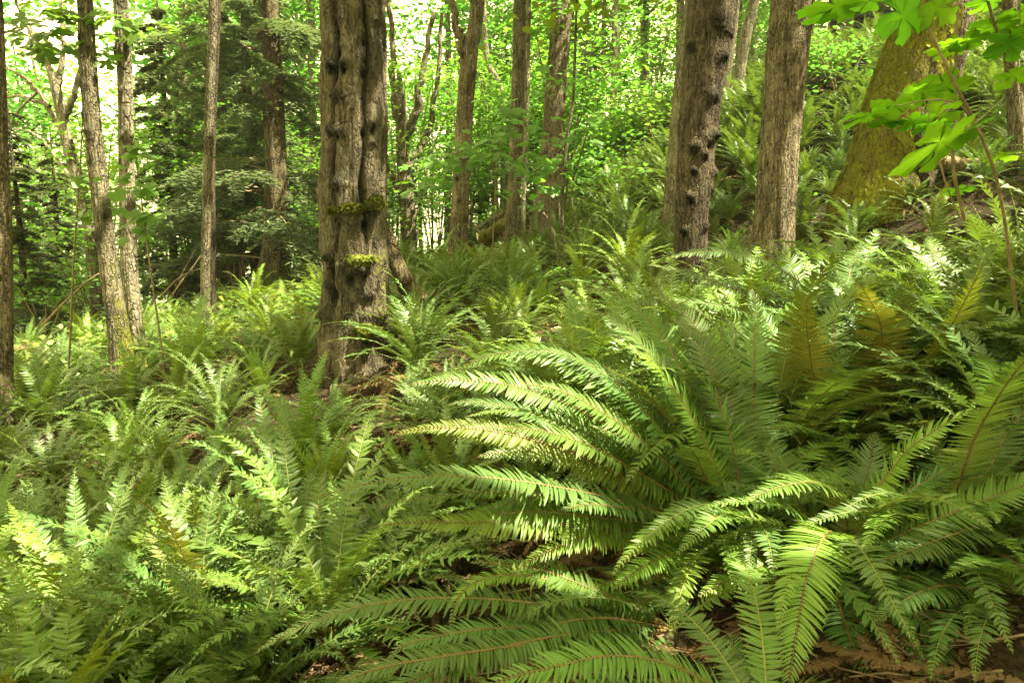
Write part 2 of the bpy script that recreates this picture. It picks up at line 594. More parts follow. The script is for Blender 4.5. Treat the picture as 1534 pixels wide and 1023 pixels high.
# ------------------------------------------------------------------ fern frond
def frond(mb, path, W, pairs, K=3, fold=True, up=None, roll=0.0, mats=(0, 1), seed=0, bare=0.13, rr=0.0035, lift=0.12, wavy=0.1):
    """one pinnate frond along a 3-D path: a rachis tube and two ranks of lance-shaped pinnae"""
    r = np.random.default_rng(seed)
    n = len(path)
    T = norm(np.gradient(path, axis=0))
    upv = np.array([0, 0, 1.0]) if up is None else np.asarray(up, float)
    if upv.ndim == 1:
        upv = np.broadcast_to(upv, path.shape)
    N = upv - (upv * T).sum(-1, keepdims=True) * T
    weak = np.linalg.norm(N, axis=-1) < 0.12
    N = norm(N)
    if weak.any() and not weak.all():
        good = np.where(~weak)[0]
        for k in np.where(weak)[0]:
            N[k] = N[good[np.argmin(abs(good - k))]]
    S = norm(np.cross(T, N))
    N = np.cross(S, T)
    if roll:
        c, s_ = math.cos(roll), math.sin(roll)
        S, N = c * S + s_ * N, c * N - s_ * S
    seg = np.r_[0, np.cumsum(np.linalg.norm(np.diff(path, axis=0), axis=1))]
    L = seg[-1]
    tt = seg / L
    t = np.linspace(bare, 0.985, pairs)

    def samp(A):
        return np.stack([np.interp(t, tt, A[:, k]) for k in range(3)], -1)

    p, Tt, Nt, St = samp(path), norm(samp(T)), norm(samp(N)), norm(samp(S))
    prof = np.where(t < 0.32, 0.55 + 0.45 * np.clip((t - bare) / (0.32 - bare), 0, 1) ** 0.7, 1.0)
    prof = prof * np.where(t > 0.5, 1 - np.clip((t - 0.5) / 0.5, 0, 1) ** 1.7 * 0.95, 1.0)
    spacing = L * (0.985 - bare) / pairs
    ang = R(10) + R(42) * np.clip((t - 0.35) / 0.65, 0, 1) ** 1.6
    u = np.linspace(0, 1, K + 1)
    wprof = np.interp(u, [0, 0.12, 0.5, 0.85, 1], [0.75, 1.0, 0.86, 0.5, 0.06])
    rows = [-1, 0, 1] if fold else [-1, 1]
    V = np.zeros((pairs, 2, K + 1, len(rows), 3))
    for si, sd in enumerate((-1, 1)):
        a = ang + r.normal(0, wavy * 0.7, pairs)
        ln = W * prof * r.uniform(0.88, 1.07, pairs)
        lf = lift + r.normal(0, wavy, pairs)
        d = norm(sd * St * np.cos(a)[:, None] + Tt * np.sin(a)[:, None] + Nt * lf[:, None])
        crossv = norm(Tt - (Tt * d).sum(-1, keepdims=True) * d)
        tilt = r.normal(0.12, 0.22, pairs)[:, None]
        cw = norm(crossv + Nt * tilt)
        hw = spacing * (0.50 if fold else 0.62) * np.clip(prof + 0.25, 0.35, 1)
        droop = (0.10 + 0.12 * r.random(pairs)) * ln
        off = p + sd * St * rr * 0.6 + r.normal(0, spacing * 0.06, pairs)[:, None] * Tt
        for ki in range(K + 1):
            c = off + d * (ln * u[ki])[:, None] + Tt * (ln * 0.10 * u[ki] ** 2)[:, None] - Nt * (droop * u[ki] ** 2)[:, None]
            for ri, rw in enumerate(rows):
                V[:, si, ki, ri] = c + cw * (rw * hw * wprof[ki])[:, None] + Nt * ((0.22 * hw * wprof[ki]) if (rw == 0) else 0 * hw)[:, None]
    C = len(rows)
    base = np.arange(pairs * 2 * (K + 1) * C).reshape(pairs, 2, K + 1, C)
    q = np.stack([base[:, :, :-1, :-1], base[:, :, 1:, :-1], base[:, :, 1:, 1:], base[:, :, :-1, 1:]], -1)
    qr = q[:, 0].reshape(-1, 4)                # winding chosen so that the upper side is the front
    ql = q[:, 1].reshape(-1, 4)[:, ::-1]
    faces = np.concatenate([qr, ql])
    Vf = V.reshape(-1, 3)
    a, b, c = Vf[faces[:, 0]], Vf[faces[:, 1]], Vf[faces[:, 2]]
    fn = np.cross(b - a, c - a)
    half = len(qr)
    Nrep = np.repeat(Nt, (K) * (C - 1), axis=0)
    if (fn[:half] * Nrep).sum() < 0:
        faces[:half] = faces[:half][:, ::-1]
    if (fn[half:] * Nrep).sum() < 0:
        faces[half:] = faces[half:][:, ::-1]
    mb.add(Vf, faces, mats[0], fold)
    step = max(1, n // 14)
    pp = path[::step]
    if not np.allclose(pp[-1], path[-1]):
        pp = np.vstack([pp, path[-1]])
    tube(mb, pp, np.linspace(rr * 1.25, rr * 0.25, len(pp)), 5 if fold else 3, mats[1])


def arch_path(L, e0, e1, bend=1.2, side=0.0, n=26, curl=0.0):
    """a path leaving the origin along +X that starts at elevation e0 and sinks to e1"""
    t = np.linspace(0, 1, n)
    el = e0 + (e1 - e0) * t ** bend - curl * np.clip((t - 0.8) / 0.2, 0, 1) ** 2
    az = side * t ** 1.5
    d = np.stack([np.cos(el) * np.cos(az), np.cos(el) * np.sin(az), np.sin(el)], -1)
    P = np.cumsum(d, axis=0) * (L / n)
    return P - P[0]


# ------------------------------------------------------------------ leaves
MAPLE = np.array([(0, 0.0), (0.10, -0.10), (0.28, -0.18), (0.40, -0.14), (0.44, -0.02), (0.56, 0.08), (0.36, 0.17), (0.56, 0.28), (0.72, 0.42), (0.62, 0.50), (0.52, 0.60), (0.34, 0.52), (0.17, 0.38), (0.24, 0.62), (0.33, 0.74), (0.22, 0.84), (0.12, 0.92), (0, 1.02)], float)
MAPLE = np.vstack([MAPLE, (MAPLE[1:-1] * [-1, 1])[::-1]])
LEAF6 = np.array([(0, 0), (0.36, 0.10), (0.50, 0.45), (0.20, 0.62), (0, 1.0), (-0.20, 0.62), (-0.50, 0.45), (-0.36, 0.10)], float)
LEAF4 = np.array([(0, 0), (0.36, 0.42), (0, 1.0), (-0.36, 0.42)], float)


def leaves(mb, C, size, rg, shape=LEAF6, tilt=0.5, mat=0, updir=None, dirs=None, cup=0.12):
    C = np.asarray(C, float)
    n = len(C)
    if n == 0:
        return
    nrm = np.array([0, 0, 1.0]) + rg.normal(0, tilt, (n, 3)) * [1, 1, 0.4]
    if updir is not None:
        nrm = nrm + updir
    nrm = norm(nrm)
    if dirs is None:
        a = rg.uniform(0, 2 * np.pi, n)
        dirs = np.stack([np.cos(a), np.sin(a), np.zeros(n)], -1)
    d = norm(dirs - (dirs * nrm).sum(-1, keepdims=True) * nrm)
    s = np.cross(d, nrm)
    sz = (np.asarray(size) * rg.uniform(0.45, 1.5, n))[:, None, None]
    x, y = shape[:, 0][None, :, None], shape[:, 1][None, :, None]
    V = C[:, None] + sz * (x * s[:, None] + y * d[:, None] - cup * (x * x * 2 + y * y) * nrm[:, None])
    k = len(shape)
    mb.add(V.reshape(-1, 3), np.arange(n * k).reshape(n, k)[:, ::-1], mat, False)


# gaps in the canopy: no leaf hangs on the sun's way to these sunlit spots
GAPS = []


def gap(P, r):
    GAPS.append((np.asarray(P, float), r))


def carve(C):
    keep = np.ones(len(C), bool)
    for P, r in GAPS:
        q = C - P
        s = q @ SUNV
        d = np.linalg.norm(q - s[:, None] * SUNV, axis=1)
        keep &= ~((d < (0.08 + r) * (0.75 + 0.5 * ((C[:, 0] * 7.13 + C[:, 1] * 3.7) % 1.0))) & (s > 0.6))
    return C[keep]


for px, py, r in ((255, 490, 1.3), (385, 510, 1.1), (110, 545, 1.1), (160, 530, 0.9), (330, 530, 0.9), (60, 570, .8), (440, 470, 1.0), (40, 590, 0.5), (425, 440, 0.8), (200, 520, 0.6), (320, 500, 0.5),
                  (780, 410, 0.6), (880, 435, 0.7), (950, 440, 0.6), (870, 500, 0.35), (640, 420, 0.5), (940, 330, 0.8),
                  (60, 1000, 0.35), (160, 960, 0.35), (1240, 120, 1.4), (1330, 120, 0.6),
                  (1180, 330, 0.6), (1450, 300, 0.6), (850, 330, 0.9), (1000, 240, 0.9)):
    gap(hit(px, py), r * 1.25)
for px, py, Y, r in ((165, 400, 8.5, 0.6), (185, 60, 9.0, 0.9), (170, 470, 8.5, 0.5), (786, 200, 14, 0.6), (786, 300, 14, 0.5),
                     (1190, 950, 1.9, 0.16), (590, 735, 2.3, 0.3), (830, 545, 2.6, 0.25), (960, 500, 2.8, 0.2), (800, 800, 2.2, 0.2), (1080, 880, 2.1, 0.15), (1150, 740, 2.2, 0.15), (1330, 560, 2.9, 0.2), (1480, 600, 2.2, 0.15), (60, 900, 3.0, 0.4), (200, 960, 2.8, 0.35), (1000, 450, 3.8, 0.3), (1250, 470, 3.8, 0.3), (1150, 420, 5, 0.5), (700, 520, 5, 0.4), (640, 470, 6.5, 0.5), (1420, 560, 2.9, 0.25), (820, 450, 7, 0.5), (1340, 430, 4.5, 0.4),
                     (700, 590, 2.5, 0.18), (1100, 400, 3.6, 0.35), (1300, 220, 9.3, 1.0), (1340, 120, 9.3, 0.9), (1270, 260, 10, 0.8),
                     (650, 250, 16, 1.6), (720, 200, 18, 1.6), (850, 240, 18, 1.6), (560, 200, 20, 2.0), (960, 120, 24, 2.0), (120, 170, 16, 2.0), (80, 420, 16, 1.2)):
    gap(at(px, py, Y), r * 1.2)


def leaf_cloud(center, rad, n_cl, per, rg, spread=0.55, flat=0.35):
    """twig ends spread through an ellipsoid, a flattened spray of leaves about each"""
    d = norm(rg.normal(0, 1, (n_cl, 3)))
    c = np.asarray(center) + d * (rg.random((n_cl, 1)) ** 0.45) * np.asarray(rad)
    L = c[:, None] + rg.normal(0, 1, (n_cl, per, 3)) * [spread, spread, spread * flat]
    return c, L.reshape(-1, 3)


# ------------------------------------------------------------------ trunks
LAND = []          # landmarks for the ferns' labels: (x, y, words)


def trunk_mesh(path, radii, mat, seed, res=(40, 0.05), rough=0.05, zk=0.35, fk=5.0, knots=(), moss_fn=None, flare=0.35, sink=0.25, extra=None, ridge=0.45):
    """a trunk as a displaced tube; path and radii in local coordinates from the base up"""
    path = np.asarray(path, float)
    Lt = np.linalg.norm(np.diff(path, axis=0), axis=1).sum()
    nz_ = int(min(420, max(24, Lt / res[1])))
    P = catmull(path, nz_)
    m = len(radii) - 1
    rad = np.interp(np.linspace(0, m, nz_), np.arange(m + 1), radii)
    ns = res[0]
    th = np.linspace(0, 2 * np.pi, ns, endpoint=False)
    T = norm(np.gradient(P, axis=0))
    A = norm(np.cross(np.broadcast_to([0, 1.0, 0], T.shape), T))
    B = np.cross(T, A)
    TH, ZZ = np.meshgrid(th, P[:, 2])
    rl = 0.9 * rad[:, None] * np.ones((1, ns))
    h = np.clip(P[:, 2] - P[0, 2] - sink, 0, None)
    scar = np.zeros_like(rl)
    rl = rl * (1 + flare * np.exp(-h / 0.32)[:, None] * (1 + 0.5 * np.cos(TH * 4 + seed)))
    q = np.stack([np.cos(TH) * fk * 0.25, np.sin(TH) * fk * 0.25, ZZ * zk * fk * 0.2 + seed * 3.1], -1)
    f = fbm(q * 2.0, 5, seed)
    kr = 3.0 + 14.0 * rad.mean()
    tw_ = TH + 0.12 * np.sin(ZZ * 0.9 + seed)
    ridg = np.abs(fbm(np.stack([np.cos(tw_) * kr, np.sin(tw_) * kr, ZZ * 1.1 + seed], -1), 3, seed + 9))
    rl = rl * (1 + rough * f * 2.0) - ridge * (0.012 + 0.02 * rad.mean()) * np.clip(1 - ridg * 5, 0, 1)
    scar = scar + 0.5 * (0.3 + ridge) * np.clip(1 - ridg * 6, 0, 1)
    lump = 1 + 0.9 * fbm(np.stack([np.cos(TH) * 3.5, np.sin(TH) * 3.5, ZZ * 9], -1), 3, seed + 4) if len(knots) else 0
    for (kt, kz, amp, sz) in knots:
        dth = (TH - kt + np.pi) % (2 * np.pi) - np.pi
        rr_ = rad.mean()
        e = np.exp(-((dth * rr_ / sz) ** 2 + ((ZZ - kz) / (sz * (1.0 if amp > 0 else 1.25))) ** 2))
        rl = rl + amp * e * (lump if amp > 0 else 1)
        scar = np.maximum(scar, (1.0 if amp > 0 else 1.7) * e ** 0.6)
    fine = fbm(np.stack([np.cos(TH) * (6 + 30 * rad.mean()), np.sin(TH) * (6 + 30 * rad.mean()), ZZ * 5], -1), 3, seed + 21)
    rl = rl + (0.004 + 0.022 * rad.mean()) * fine
    if extra is not None:
        ex = extra(TH, ZZ, rad[:, None])
        rl = rl + ex
        scar = np.maximum(scar, np.clip(-ex * 16, 0, 1.3))
    V = P[:, None] + rl[..., None] * (np.cos(TH)[..., None] * A[:, None] + np.sin(TH)[..., None] * B[:, None])
    mb = MB()
    i = np.arange(nz_ * ns).reshape(nz_, ns)
    j = np.roll(i, -1, axis=1)
    mb.add(V.reshape(-1, 3), np.stack([i[:-1], j[:-1], j[1:], i[1:]], -1).reshape(-1, 4), 0)
    ms = np.zeros((nz_, ns)) if moss_fn is None else moss_fn(TH, h[:, None] * np.ones((1, ns)))
    mb.attr["moss"] = [ms.ravel()]
    mb.attr["scar"] = [scar.ravel()]
    return mb.mesh("trunk", [mat])


def limb_mesh(path, r0, r1, mat, seed):
    P = catmull(path, 26)
    r_ = np.random.default_rng(seed)
    P[1:-1] += r_.normal(0, r0 * 0.25, P[1:-1].shape)
    mb = MB()
    tube(mb, P, np.linspace(r0, r1, len(P)), 8)
    mb.attr["moss"] = [np.zeros(mb.n)]
    return mb.mesh("limb", [mat])


def px_tree(name, label, cat, pts, Y, mat, seed, top=13.0, sub=0.35, group=None, crown=None, leaf="canopy_leaf", landmark=None,
            hi=False, knots=(), moss_fn=None, rough=0.05, limbs=(), ridge=0.45, flare=0.35, extra=None, res=None, dY=0.0):
    """tree whose bole runs through photo pixels (px, py, width) at distance Y; it goes on above the frame to its crown"""
    W = [at(px, py, Y + dY * k) for k, (px, py, wd) in enumerate(pts)]
    rad = [wd / 2 / F * Y for (_, _, wd) in pts]
    bx, by = W[0][0], W[0][1]
    bz = gz(bx, by) - sub
    if W[0][2] > bz + 0.05:
        d0 = (W[0] - W[1]) / max(W[1][2] - W[0][2], 1e-3)
        W.insert(0, W[0] + np.array([d0[0] * 0.6, d0[1] * 0.6, -1.0]) * (W[0][2] - bz))
        rad.insert(0, rad[0] * 1.05)
    d = W[-1] - W[-2]
    d = d / max(d[2], 1e-6)
    z1 = W[-1][2]
    if top > z1 + 0.5:
        d = np.array([d[0] * 0.6, d[1] * 0.6, 1.0])
        W.append(W[-1] + d * (top - z1) * 0.5)
        rad.append(rad[-1] * 0.8)
        W.append(W[-1] + d * (top - z1) * 0.5)
        rad.append(rad[-1] * 0.45)
    W = np.array(W)
    o = W[0].copy()
    root = thing(name, label, cat, o, 0, group)
    loc = W - o
    rs = res or ((96, 0.02) if hi else (44, 0.05))
    kn = [(a, z - o[2], am, s_) for a, z, am, s_ in knots]
    me = trunk_mesh(loc, rad, M[mat], seed, rs, rough, knots=kn, moss_fn=moss_fn, flare=flare, sink=sub, extra=extra, ridge=ridge)
    link("trunk", me, root)
    rg = np.random.default_rng(seed + 100)
    for lb in limbs:
        lp = np.array([at(px, py, Y + dy) for (px, py, dy) in lb[0]]) - o
        link("limb", limb_mesh(lp, lb[1] / 2 / F * Y, lb[2] / 2 / F * Y, M[mat], seed + 5), root)
    if crown:
        cz, rx, rz, ncl, per, size = crown
        cpos = loc[-1].copy()
        cpos[2] = cz - o[2]
        cl, L = leaf_cloud(cpos, (rx, rx, rz), ncl, per, rg)
        for k in range(6):
            tgt = cl[k]
            sp = loc[-2] + (loc[-1] - loc[-2]) * rg.random()
            if tgt[2] < sp[2] + 0.3:
                sp = loc[-2] * 1.0
            mid = (sp + tgt) / 2 + [0, 0, 0.35]
            link("limb", limb_mesh([sp, mid, tgt], rad[-2] * 0.5, 0.012, M[mat], seed + k), root)
        L = carve(L + o) - o
        mb = MB()
        leaves(mb, L, size, rg, LEAF6, 0.45)
        if mb.v:
            link("crown", mb.mesh("crown", [M[leaf]]), root)
    if landmark:
        LAND.append((o[0], o[1], landmark))
    return root, o


def cam_theta(o):
    """angle on a trunk that faces the camera, measured as trunk_mesh does"""
    return math.atan2(o[1], -o[0] * 0) if False else -math.pi / 2


PI = math.pi
CANOPY = (9.0, 3.2, 2.6, 130, 15, 0.22)


def C_(z=9.0, r=3.2, h=2.6, n=130, per=15, s=0.22):
    return (z, r, h, int(n * 1.6), per, s * 1.15)


# ------------------------------------------------------------------ the gnarled trunk
YS = 7.0


def snag_angle(px, cx=530, half=52):
    """angle round the trunk at which its surface is seen at photo column px"""
    return -PI / 2 + math.asin(max(-0.97, min(0.97, (px - cx) / half)))


def zpx(py, Y):
    return at(530, py, Y)[2]


kn = []
for px, py, amp, sz in ((512, 35, 0.05, 0.06), (515, 80, 0.05, 0.05), (508, 108, 0.085, 0.055), (527, 108, 0.075, 0.05), (514, 150, 0.07, 0.055), (503, 200, 0.06, 0.045),
                        (516, 204, 0.07, 0.05), (513, 278, 0.06, 0.055), (549, 30, 0.05, 0.04), (570, 38, 0.04, 0.04), (556, 60, 0.04, 0.035), (566, 190, 0.04, 0.04), (567, 218, 0.035, 0.035),
                        (520, 322, 0.075, 0.08), (548, 330, 0.075, 0.07), (565, 318, 0.06, 0.06), (548, 400, 0.10, 0.085), (530, 398, 0.07, 0.06), (500, 385, 0.06, 0.05),
                        (490, 470, 0.08, 0.09), (560, 440, 0.05, 0.06), (558, 485, 0.07, 0.07), (498, 425, 0.05, 0.05), (575, 470, 0.05, 0.06)):
    kn.append((snag_angle(px), zpx(py, YS), amp, sz))
for px, py, amp, sz in ((506, 116, -0.10, 0.025), (526, 116, -0.07, 0.022), (513, 160, -0.08, 0.024), (500, 208, -0.08, 0.02), (514, 212, -0.07, 0.02), (512, 288, -0.07, 0.022), (557, 75, -0.07, 0.025),
                        (556, 120, -0.08, 0.028), (555, 205, -0.07, 0.03), (567, 200, -0.05, 0.018), (515, 340, -0.08, 0.03), (557, 338, -0.13, 0.04), (535, 418, -0.09, 0.035), (555, 412, -0.08, 0.03),
                        (503, 410, -0.15, 0.05), (505, 440, -0.14, 0.045), (490, 440, -0.06, 0.03), (562, 500, -0.10, 0.05), (506, 25, -0.08, 0.03), (558, 100, -0.06, 0.02)):
    kn.append((snag_angle(px), zpx(py, YS), amp, sz))


def snag_extra(TH, Z, rad):
    out = 0
    for px, depth, wd, z0, z1 in ((507, -0.085, 0.10, 300, -400), (557, -0.085, 0.09, 420, -400), (583, -0.05, 0.08, 300, -400), (505, -0.12, 0.12, 470, 330), (488, 0.03, 0.18, 350, -400), (533, 0.025, 0.25, 520, -400)):
        a = snag_angle(px)
        wob = 0.10 * np.sin(Z * 3.1 + px) + 0.05 * np.sin(Z * 8.3)
        dth = (TH - a - wob + PI) % (2 * PI) - PI
        za, zb = zpx(z0, YS), zpx(z1, YS)
        win = 1 / (1 + np.exp(-(Z - za) / 0.12)) * 1 / (1 + np.exp((Z - zb) / 0.3))
        out = out + depth * np.exp(-(dth / wd) ** 2) * win * (0.75 + 0.25 * np.sin(Z * 5 + px))
    # roots spreading at the foot
    g0 = zpx(530, YS)
    foot = np.exp(-np.clip(Z - g0, 0, None) / 0.45)
    for a, k in ((snag_angle(500), 0.06), (snag_angle(520), 0.07), (0.15, 0.12), (0.7, 0.10)):
        dth = (TH - a + PI) % (2 * PI) - PI
        out = out + k * foot * np.exp(-(dth / 0.16) ** 2)
    gn = np.stack([np.cos(TH) * 2.2, np.sin(TH) * 2.2, Z * 3.0], -1)
    low = 1 / (1 + np.exp((Z - zpx(330, YS)) / 0.15))
    out = out + (0.028 + 0.055 * low) * fbm(gn, 5, 77)
    return out


def snag_moss(TH, H):
    face = np.cos(TH - 0.25)
    return np.clip(face + 0.3, 0, 1) * 0.52 * np.exp(-((H - 0.9) / 0.75) ** 2) + 0.32 * np.clip(-np.cos(TH), 0, 1) + 0.12


snag, so_ = px_tree("gnarled_tree", "thick gnarled grey trunk with burls, holes and mossy ledges standing in ferns", "tree",
                    [(533, 560, 104), (531, 440, 102), (531, 300, 104), (530, 120, 104), (530, 0, 103)], YS, "bark_snag", 11, top=11, hi=True, res=(220, 0.018), rough=0.04, ridge=0.22,
                    knots=kn, extra=snag_extra, moss_fn=snag_moss, flare=0.12, crown=C_(10.0, 3.2, 2.5, 90, 14, 0.22), landmark="the thick gnarled trunk")


def moss_clump(parent, P, rx, ry, rz, seed, n=700):
    rg = np.random.default_rng(seed)
    mb = MB()
    u, v = np.meshgrid(np.linspace(0, 2 * PI, 28, endpoint=False), np.linspace(0, PI, 14))
    V = np.stack([rx * np.cos(u) * np.sin(v), ry * np.sin(u) * np.sin(v), rz * np.cos(v)], -1)
    V = V * (1 + 0.75 * fbm(V * 15 + seed, 3, seed)[..., None])
    i = np.arange(28 * 14).reshape(14, 28)
    j = np.roll(i, -1, axis=1)
    mb.add(V.reshape(-1, 3), np.stack([i[:-1], i[1:], j[1:], j[:-1]], -1).reshape(-1, 4))
    d = norm(rg.normal(0, 1, (n, 3)))
    c = d * [rx, ry, rz] * (1 + 0.75 * fbm(d * [rx, ry, rz] * 15 + seed, 3, seed)[:, None])
    leaves(mb, c, 0.036, rg, LEAF4, 0.6, 0, updir=d * 0.8, dirs=norm(d * [1, 1, 0] + [0, 0, -0.7]) + rg.normal(0, .25, d.shape))
    return link("moss_clump", mb.mesh("moss_clump", [M["moss"]]), parent, P)


def snag_pt(px, py, out=0.0):
    a = snag_angle(px)
    r_ = 50 / F * YS + out
    c = at(530, py, YS)
    return np.array([c[0] + r_ * math.cos(a), c[1] + r_ * math.sin(a), c[2]]) - so_


moss_clump(snag, snag_pt(548, 387, 0.03), 0.13, 0.09, 0.038, 1)
moss_clump(snag, snag_pt(540, 312, 0.02), 0.09, 0.07, 0.035, 2)
moss_clump(snag, snag_pt(567, 305, 0.02), 0.06, 0.06, 0.08, 3)
moss_clump(snag, snag_pt(516, 316, 0.03), 0.05, 0.05, 0.035, 4, 300)
moss_clump(snag, snag_pt(556, 488, 0.05), 0.11, 0.08, 0.05, 5)
# mossy buttress root on its far side
bp = [at(560, 285, 7.1), at(577, 350, 7.15), at(594, 395, 7.2), at(624, 450, 7.3)]
bpl = [p - so_ for p in bp]
mbb = MB()
P_ = catmull(bpl, 40)
tube(mbb, P_, np.linspace(0.03, 0.11, 40), 14)
mbb.v[0] = (mbb.v[0] + 0.05 * np.stack([fbm(mbb.v[0] * 9 + q * 5, 3, q) for q in range(3)], -1)).astype(np.float32)
mbb.attr["moss"] = [np.full(mbb.n, 0.62)]
link("buttress_root", mbb.mesh("buttress_root", [M["bark_mossy"]]), snag)

# ------------------------------------------------------------------ the other trees one can tell apart
def side_moss(ang, k=0.6, lo=0.0, hi=9.0):
    return lambda TH, H: k * np.clip(np.cos(TH - ang), 0, 1) ** 0.7 * ((H > lo) & (H < hi))


def low_moss(k=0.8, h=0.8):
    return lambda TH, H: k * np.exp(-H / h)


def rknots(n, Y, cx, w_, y0, y1, seed, amp=0.03, hole=0.5):
    rg = np.random.default_rng(seed)
    out = []
    for _ in range(n):
        a = -PI / 2 + rg.uniform(-1.2, 1.2)
        z = at(cx, rg.uniform(y0, y1), Y)[2]
        s_ = rg.uniform(0.03, 0.06)
        out.append((a, z, amp * rg.uniform(0.6, 1.3), s_))
        if rg.random() < hole:
            out.append((a + 0.03, z - s_ * 0.6, -amp * rg.uniform(0.8, 1.4), s_ * 0.5))
    return out


twinA, _ = px_tree("maple_tree", "front mossy-footed leaning trunk of the twin maples with a sunlit patch", "tree",
                   [(186, 575, 40), (178, 500, 34), (163, 400, 29), (150, 290, 27), (138, 180, 26), (131, 80, 25), (127, 0, 23)], 8.5, "bark_grey", 21, top=12,
                   crown=C_(10.2, 2.6, 2.2, 100), landmark="the twin mossy-footed trunks", moss_fn=lambda TH, H: 0.95 * np.exp(-H / 1.5) * np.clip(np.cos(TH - 0.2) + 0.7, 0, 1) + 0.2, knots=rknots(9, 8.5, 150, 30, 0, 400, 5, 0.02), hi=True)
px_tree("maple_tree", "rear straighter trunk of the twin maples, pale in its upper part", "tree",
        [(207, 560, 34), (200, 480, 27), (194, 400, 26), (190, 260, 24), (188, 150, 23), (184, 50, 22), (180, 0, 22)], 9.0, "bark_pale", 22, top=13,
        crown=C_(11.0, 2.6, 2.2, 90), moss_fn=lambda TH, H: 0.85 * np.exp(-((H) / 1.5)) + 0.1, knots=rknots(6, 9, 190, 26, 0, 400, 6, 0.02), hi=True)
px_tree("slender_tree", "front slender pale-edged trunk of the close thin pair beside the conifer", "tree",
        [(307, 520, 17), (308, 400, 15), (311, 250, 14), (316, 100, 14), (319, 0, 14)], 10.0, "bark_grey", 23, top=12, crown=C_(10.0, 2.0, 2.0, 60),
        landmark="the close pair of slender trunks", rough=0.06)
px_tree("slender_tree", "rear darker trunk of the close thin pair beside the conifer", "tree",
        [(318, 500, 12), (318, 380, 12), (317, 250, 11), (322, 100, 11), (326, 0, 10)], 10.9, "bark_dark", 24, top=12, crown=C_(10.5, 2.0, 2.0, 50))
px_tree("edge_tree", "rough brown trunk cut off by the photo's left border", "tree",
        [(2, 650, 34), (3, 500, 32), (2, 350, 30), (-4, 200, 30), (-12, 0, 28)], 7.0, "bark_brown", 25, top=11, crown=C_(9.5, 2.6, 2.2, 80), landmark="the trunk at the left border", knots=rknots(8, 7, 5, 30, 200, 550, 8, 0.03), hi=True)
px_tree("pale_branched_tree", "pale bare-limbed tree leaning behind the twin maples", "tree",
        [(142, 420, 20), (128, 310, 20), (105, 230, 18), (90, 160, 17), (78, 110, 14)], 15, "bark_pale", 26, top=4.8, crown=None, limbs=(
            ([(100, 215, 0), (75, 165, .2), (40, 120, .4), (0, 95, .6)], 10, 3), ([(95, 180, 0), (112, 140, -.2), (128, 60, -.3), (140, -40, 0)], 11, 4),
            ([(82, 130, 0), (60, 70, .2), (30, 20, .3), (20, -50, 0)], 10, 3), ([(85, 140, 0), (95, 70, 0), (88, -40, 0)], 10, 4), ([(75, 160, 0), (30, 145, .4), (-20, 150, .8)], 6, 2),
            ([(55, 140, 0), (25, 170, .3), (5, 215, .3)], 4, 1.5), ([(120, 290, 0), (80, 230, .5), (50, 200, .7), (10, 190, 1)], 6, 2)))
px_tree("forked_tree", "brown trunk forking into two near the frame top, beside the gnarled trunk", "tree",
        [(686, 410, 34), (687, 350, 30), (692, 250, 27), (699, 130, 27), (706, 70, 24), (716, 0, 22)], 13, "bark_brown", 27, top=13, crown=C_(9.5, 2.8, 2.4, 130, 15, 0.17),
        landmark="the forked brown trunk", limbs=(([(698, 110, 0), (690, 70, 0), (682, 30, 0), (672, -40, 0)], 14, 9),), knots=rknots(8, 13, 690, 28, 0, 380, 9, 0.04), moss_fn=low_moss(.3))
px_tree("pale_trunk_tree", "straight grey-brown trunk with sunlit edge in the middle of the grove", "tree",
        [(762, 405, 24), (766, 350, 22), (772, 250, 23), (777, 130, 23), (780, 0, 23)], 14, "bark_grey", 28, top=13.5, crown=C_(9.8, 2.8, 2.4, 130, 15, 0.17), landmark="the sunlit-edged trunk")
px_tree("sapling", "thin cream sunlit sapling pressed close to the straight grey trunk", "tree",
        [(787, 400, 8), (784, 320, 8), (788, 200, 9), (790, 100, 8), (792, 0, 8)], 13.7, "bark_pale", 29, top=9, crown=C_(8, 1.2, 1.0, 30, 12, 0.13))
px_tree("broad_foot_tree", "brown trunk with a broad dark foot behind two pale saplings", "tree",
        [(812, 395, 62), (817, 340, 50), (825, 250, 36), (833, 130, 34), (842, 0, 32)], 15, "bark_brown", 30, top=14, crown=C_(10, 3, 2.5, 130, 15, 0.17), landmark="the broad-footed brown trunk", moss_fn=low_moss(.5, 1.0))
px_tree("sapling", "upright grey sapling before the broad-footed trunk", "tree",
        [(845, 400, 7), (842, 330, 6), (846, 240, 6), (858, 150, 5), (862, 60, 4)], 12, "bark_grey", 31, top=6, crown=C_(5.6, 1.0, 0.8, 26, 12, 0.12))
px_tree("sapling", "leaning cream sapling crossing the dark foot of the broad trunk", "tree",
        [(838, 390, 6), (826, 340, 5), (806, 310, 4), (790, 290, 3)], 12, "bark_pale", 32, top=1.0)
for k, (xb, yb, xt, wd, Yk, lab) in enumerate(((872, 215, 880, 6, 25, "leftmost thin trunk on the ridge crest"), (888, 205, 892, 6, 26, "second thin trunk along the ridge crest, slightly leaning"),
                                               (899, 205, 905, 8, 25, "third thin grey trunk along the ridge crest"), (916, 198, 922, 12, 24, "stoutest trunk standing on the ridge crest"),
                                               (858, 220, 856, 7, 27, "thin shaded trunk where the ridge begins to rise"))):
    px_tree("ridge_tree", lab, "tree", [(xb, yb, wd), ((xb + xt) / 2 + 2, yb / 2, wd * 0.9), (xt, 0, wd * 0.85)], Yk, "bark_grey", 40 + k, top=17, group="slim trees along the ridge", crown=C_(13, 2.2, 2.2, 80, 14, 0.2))
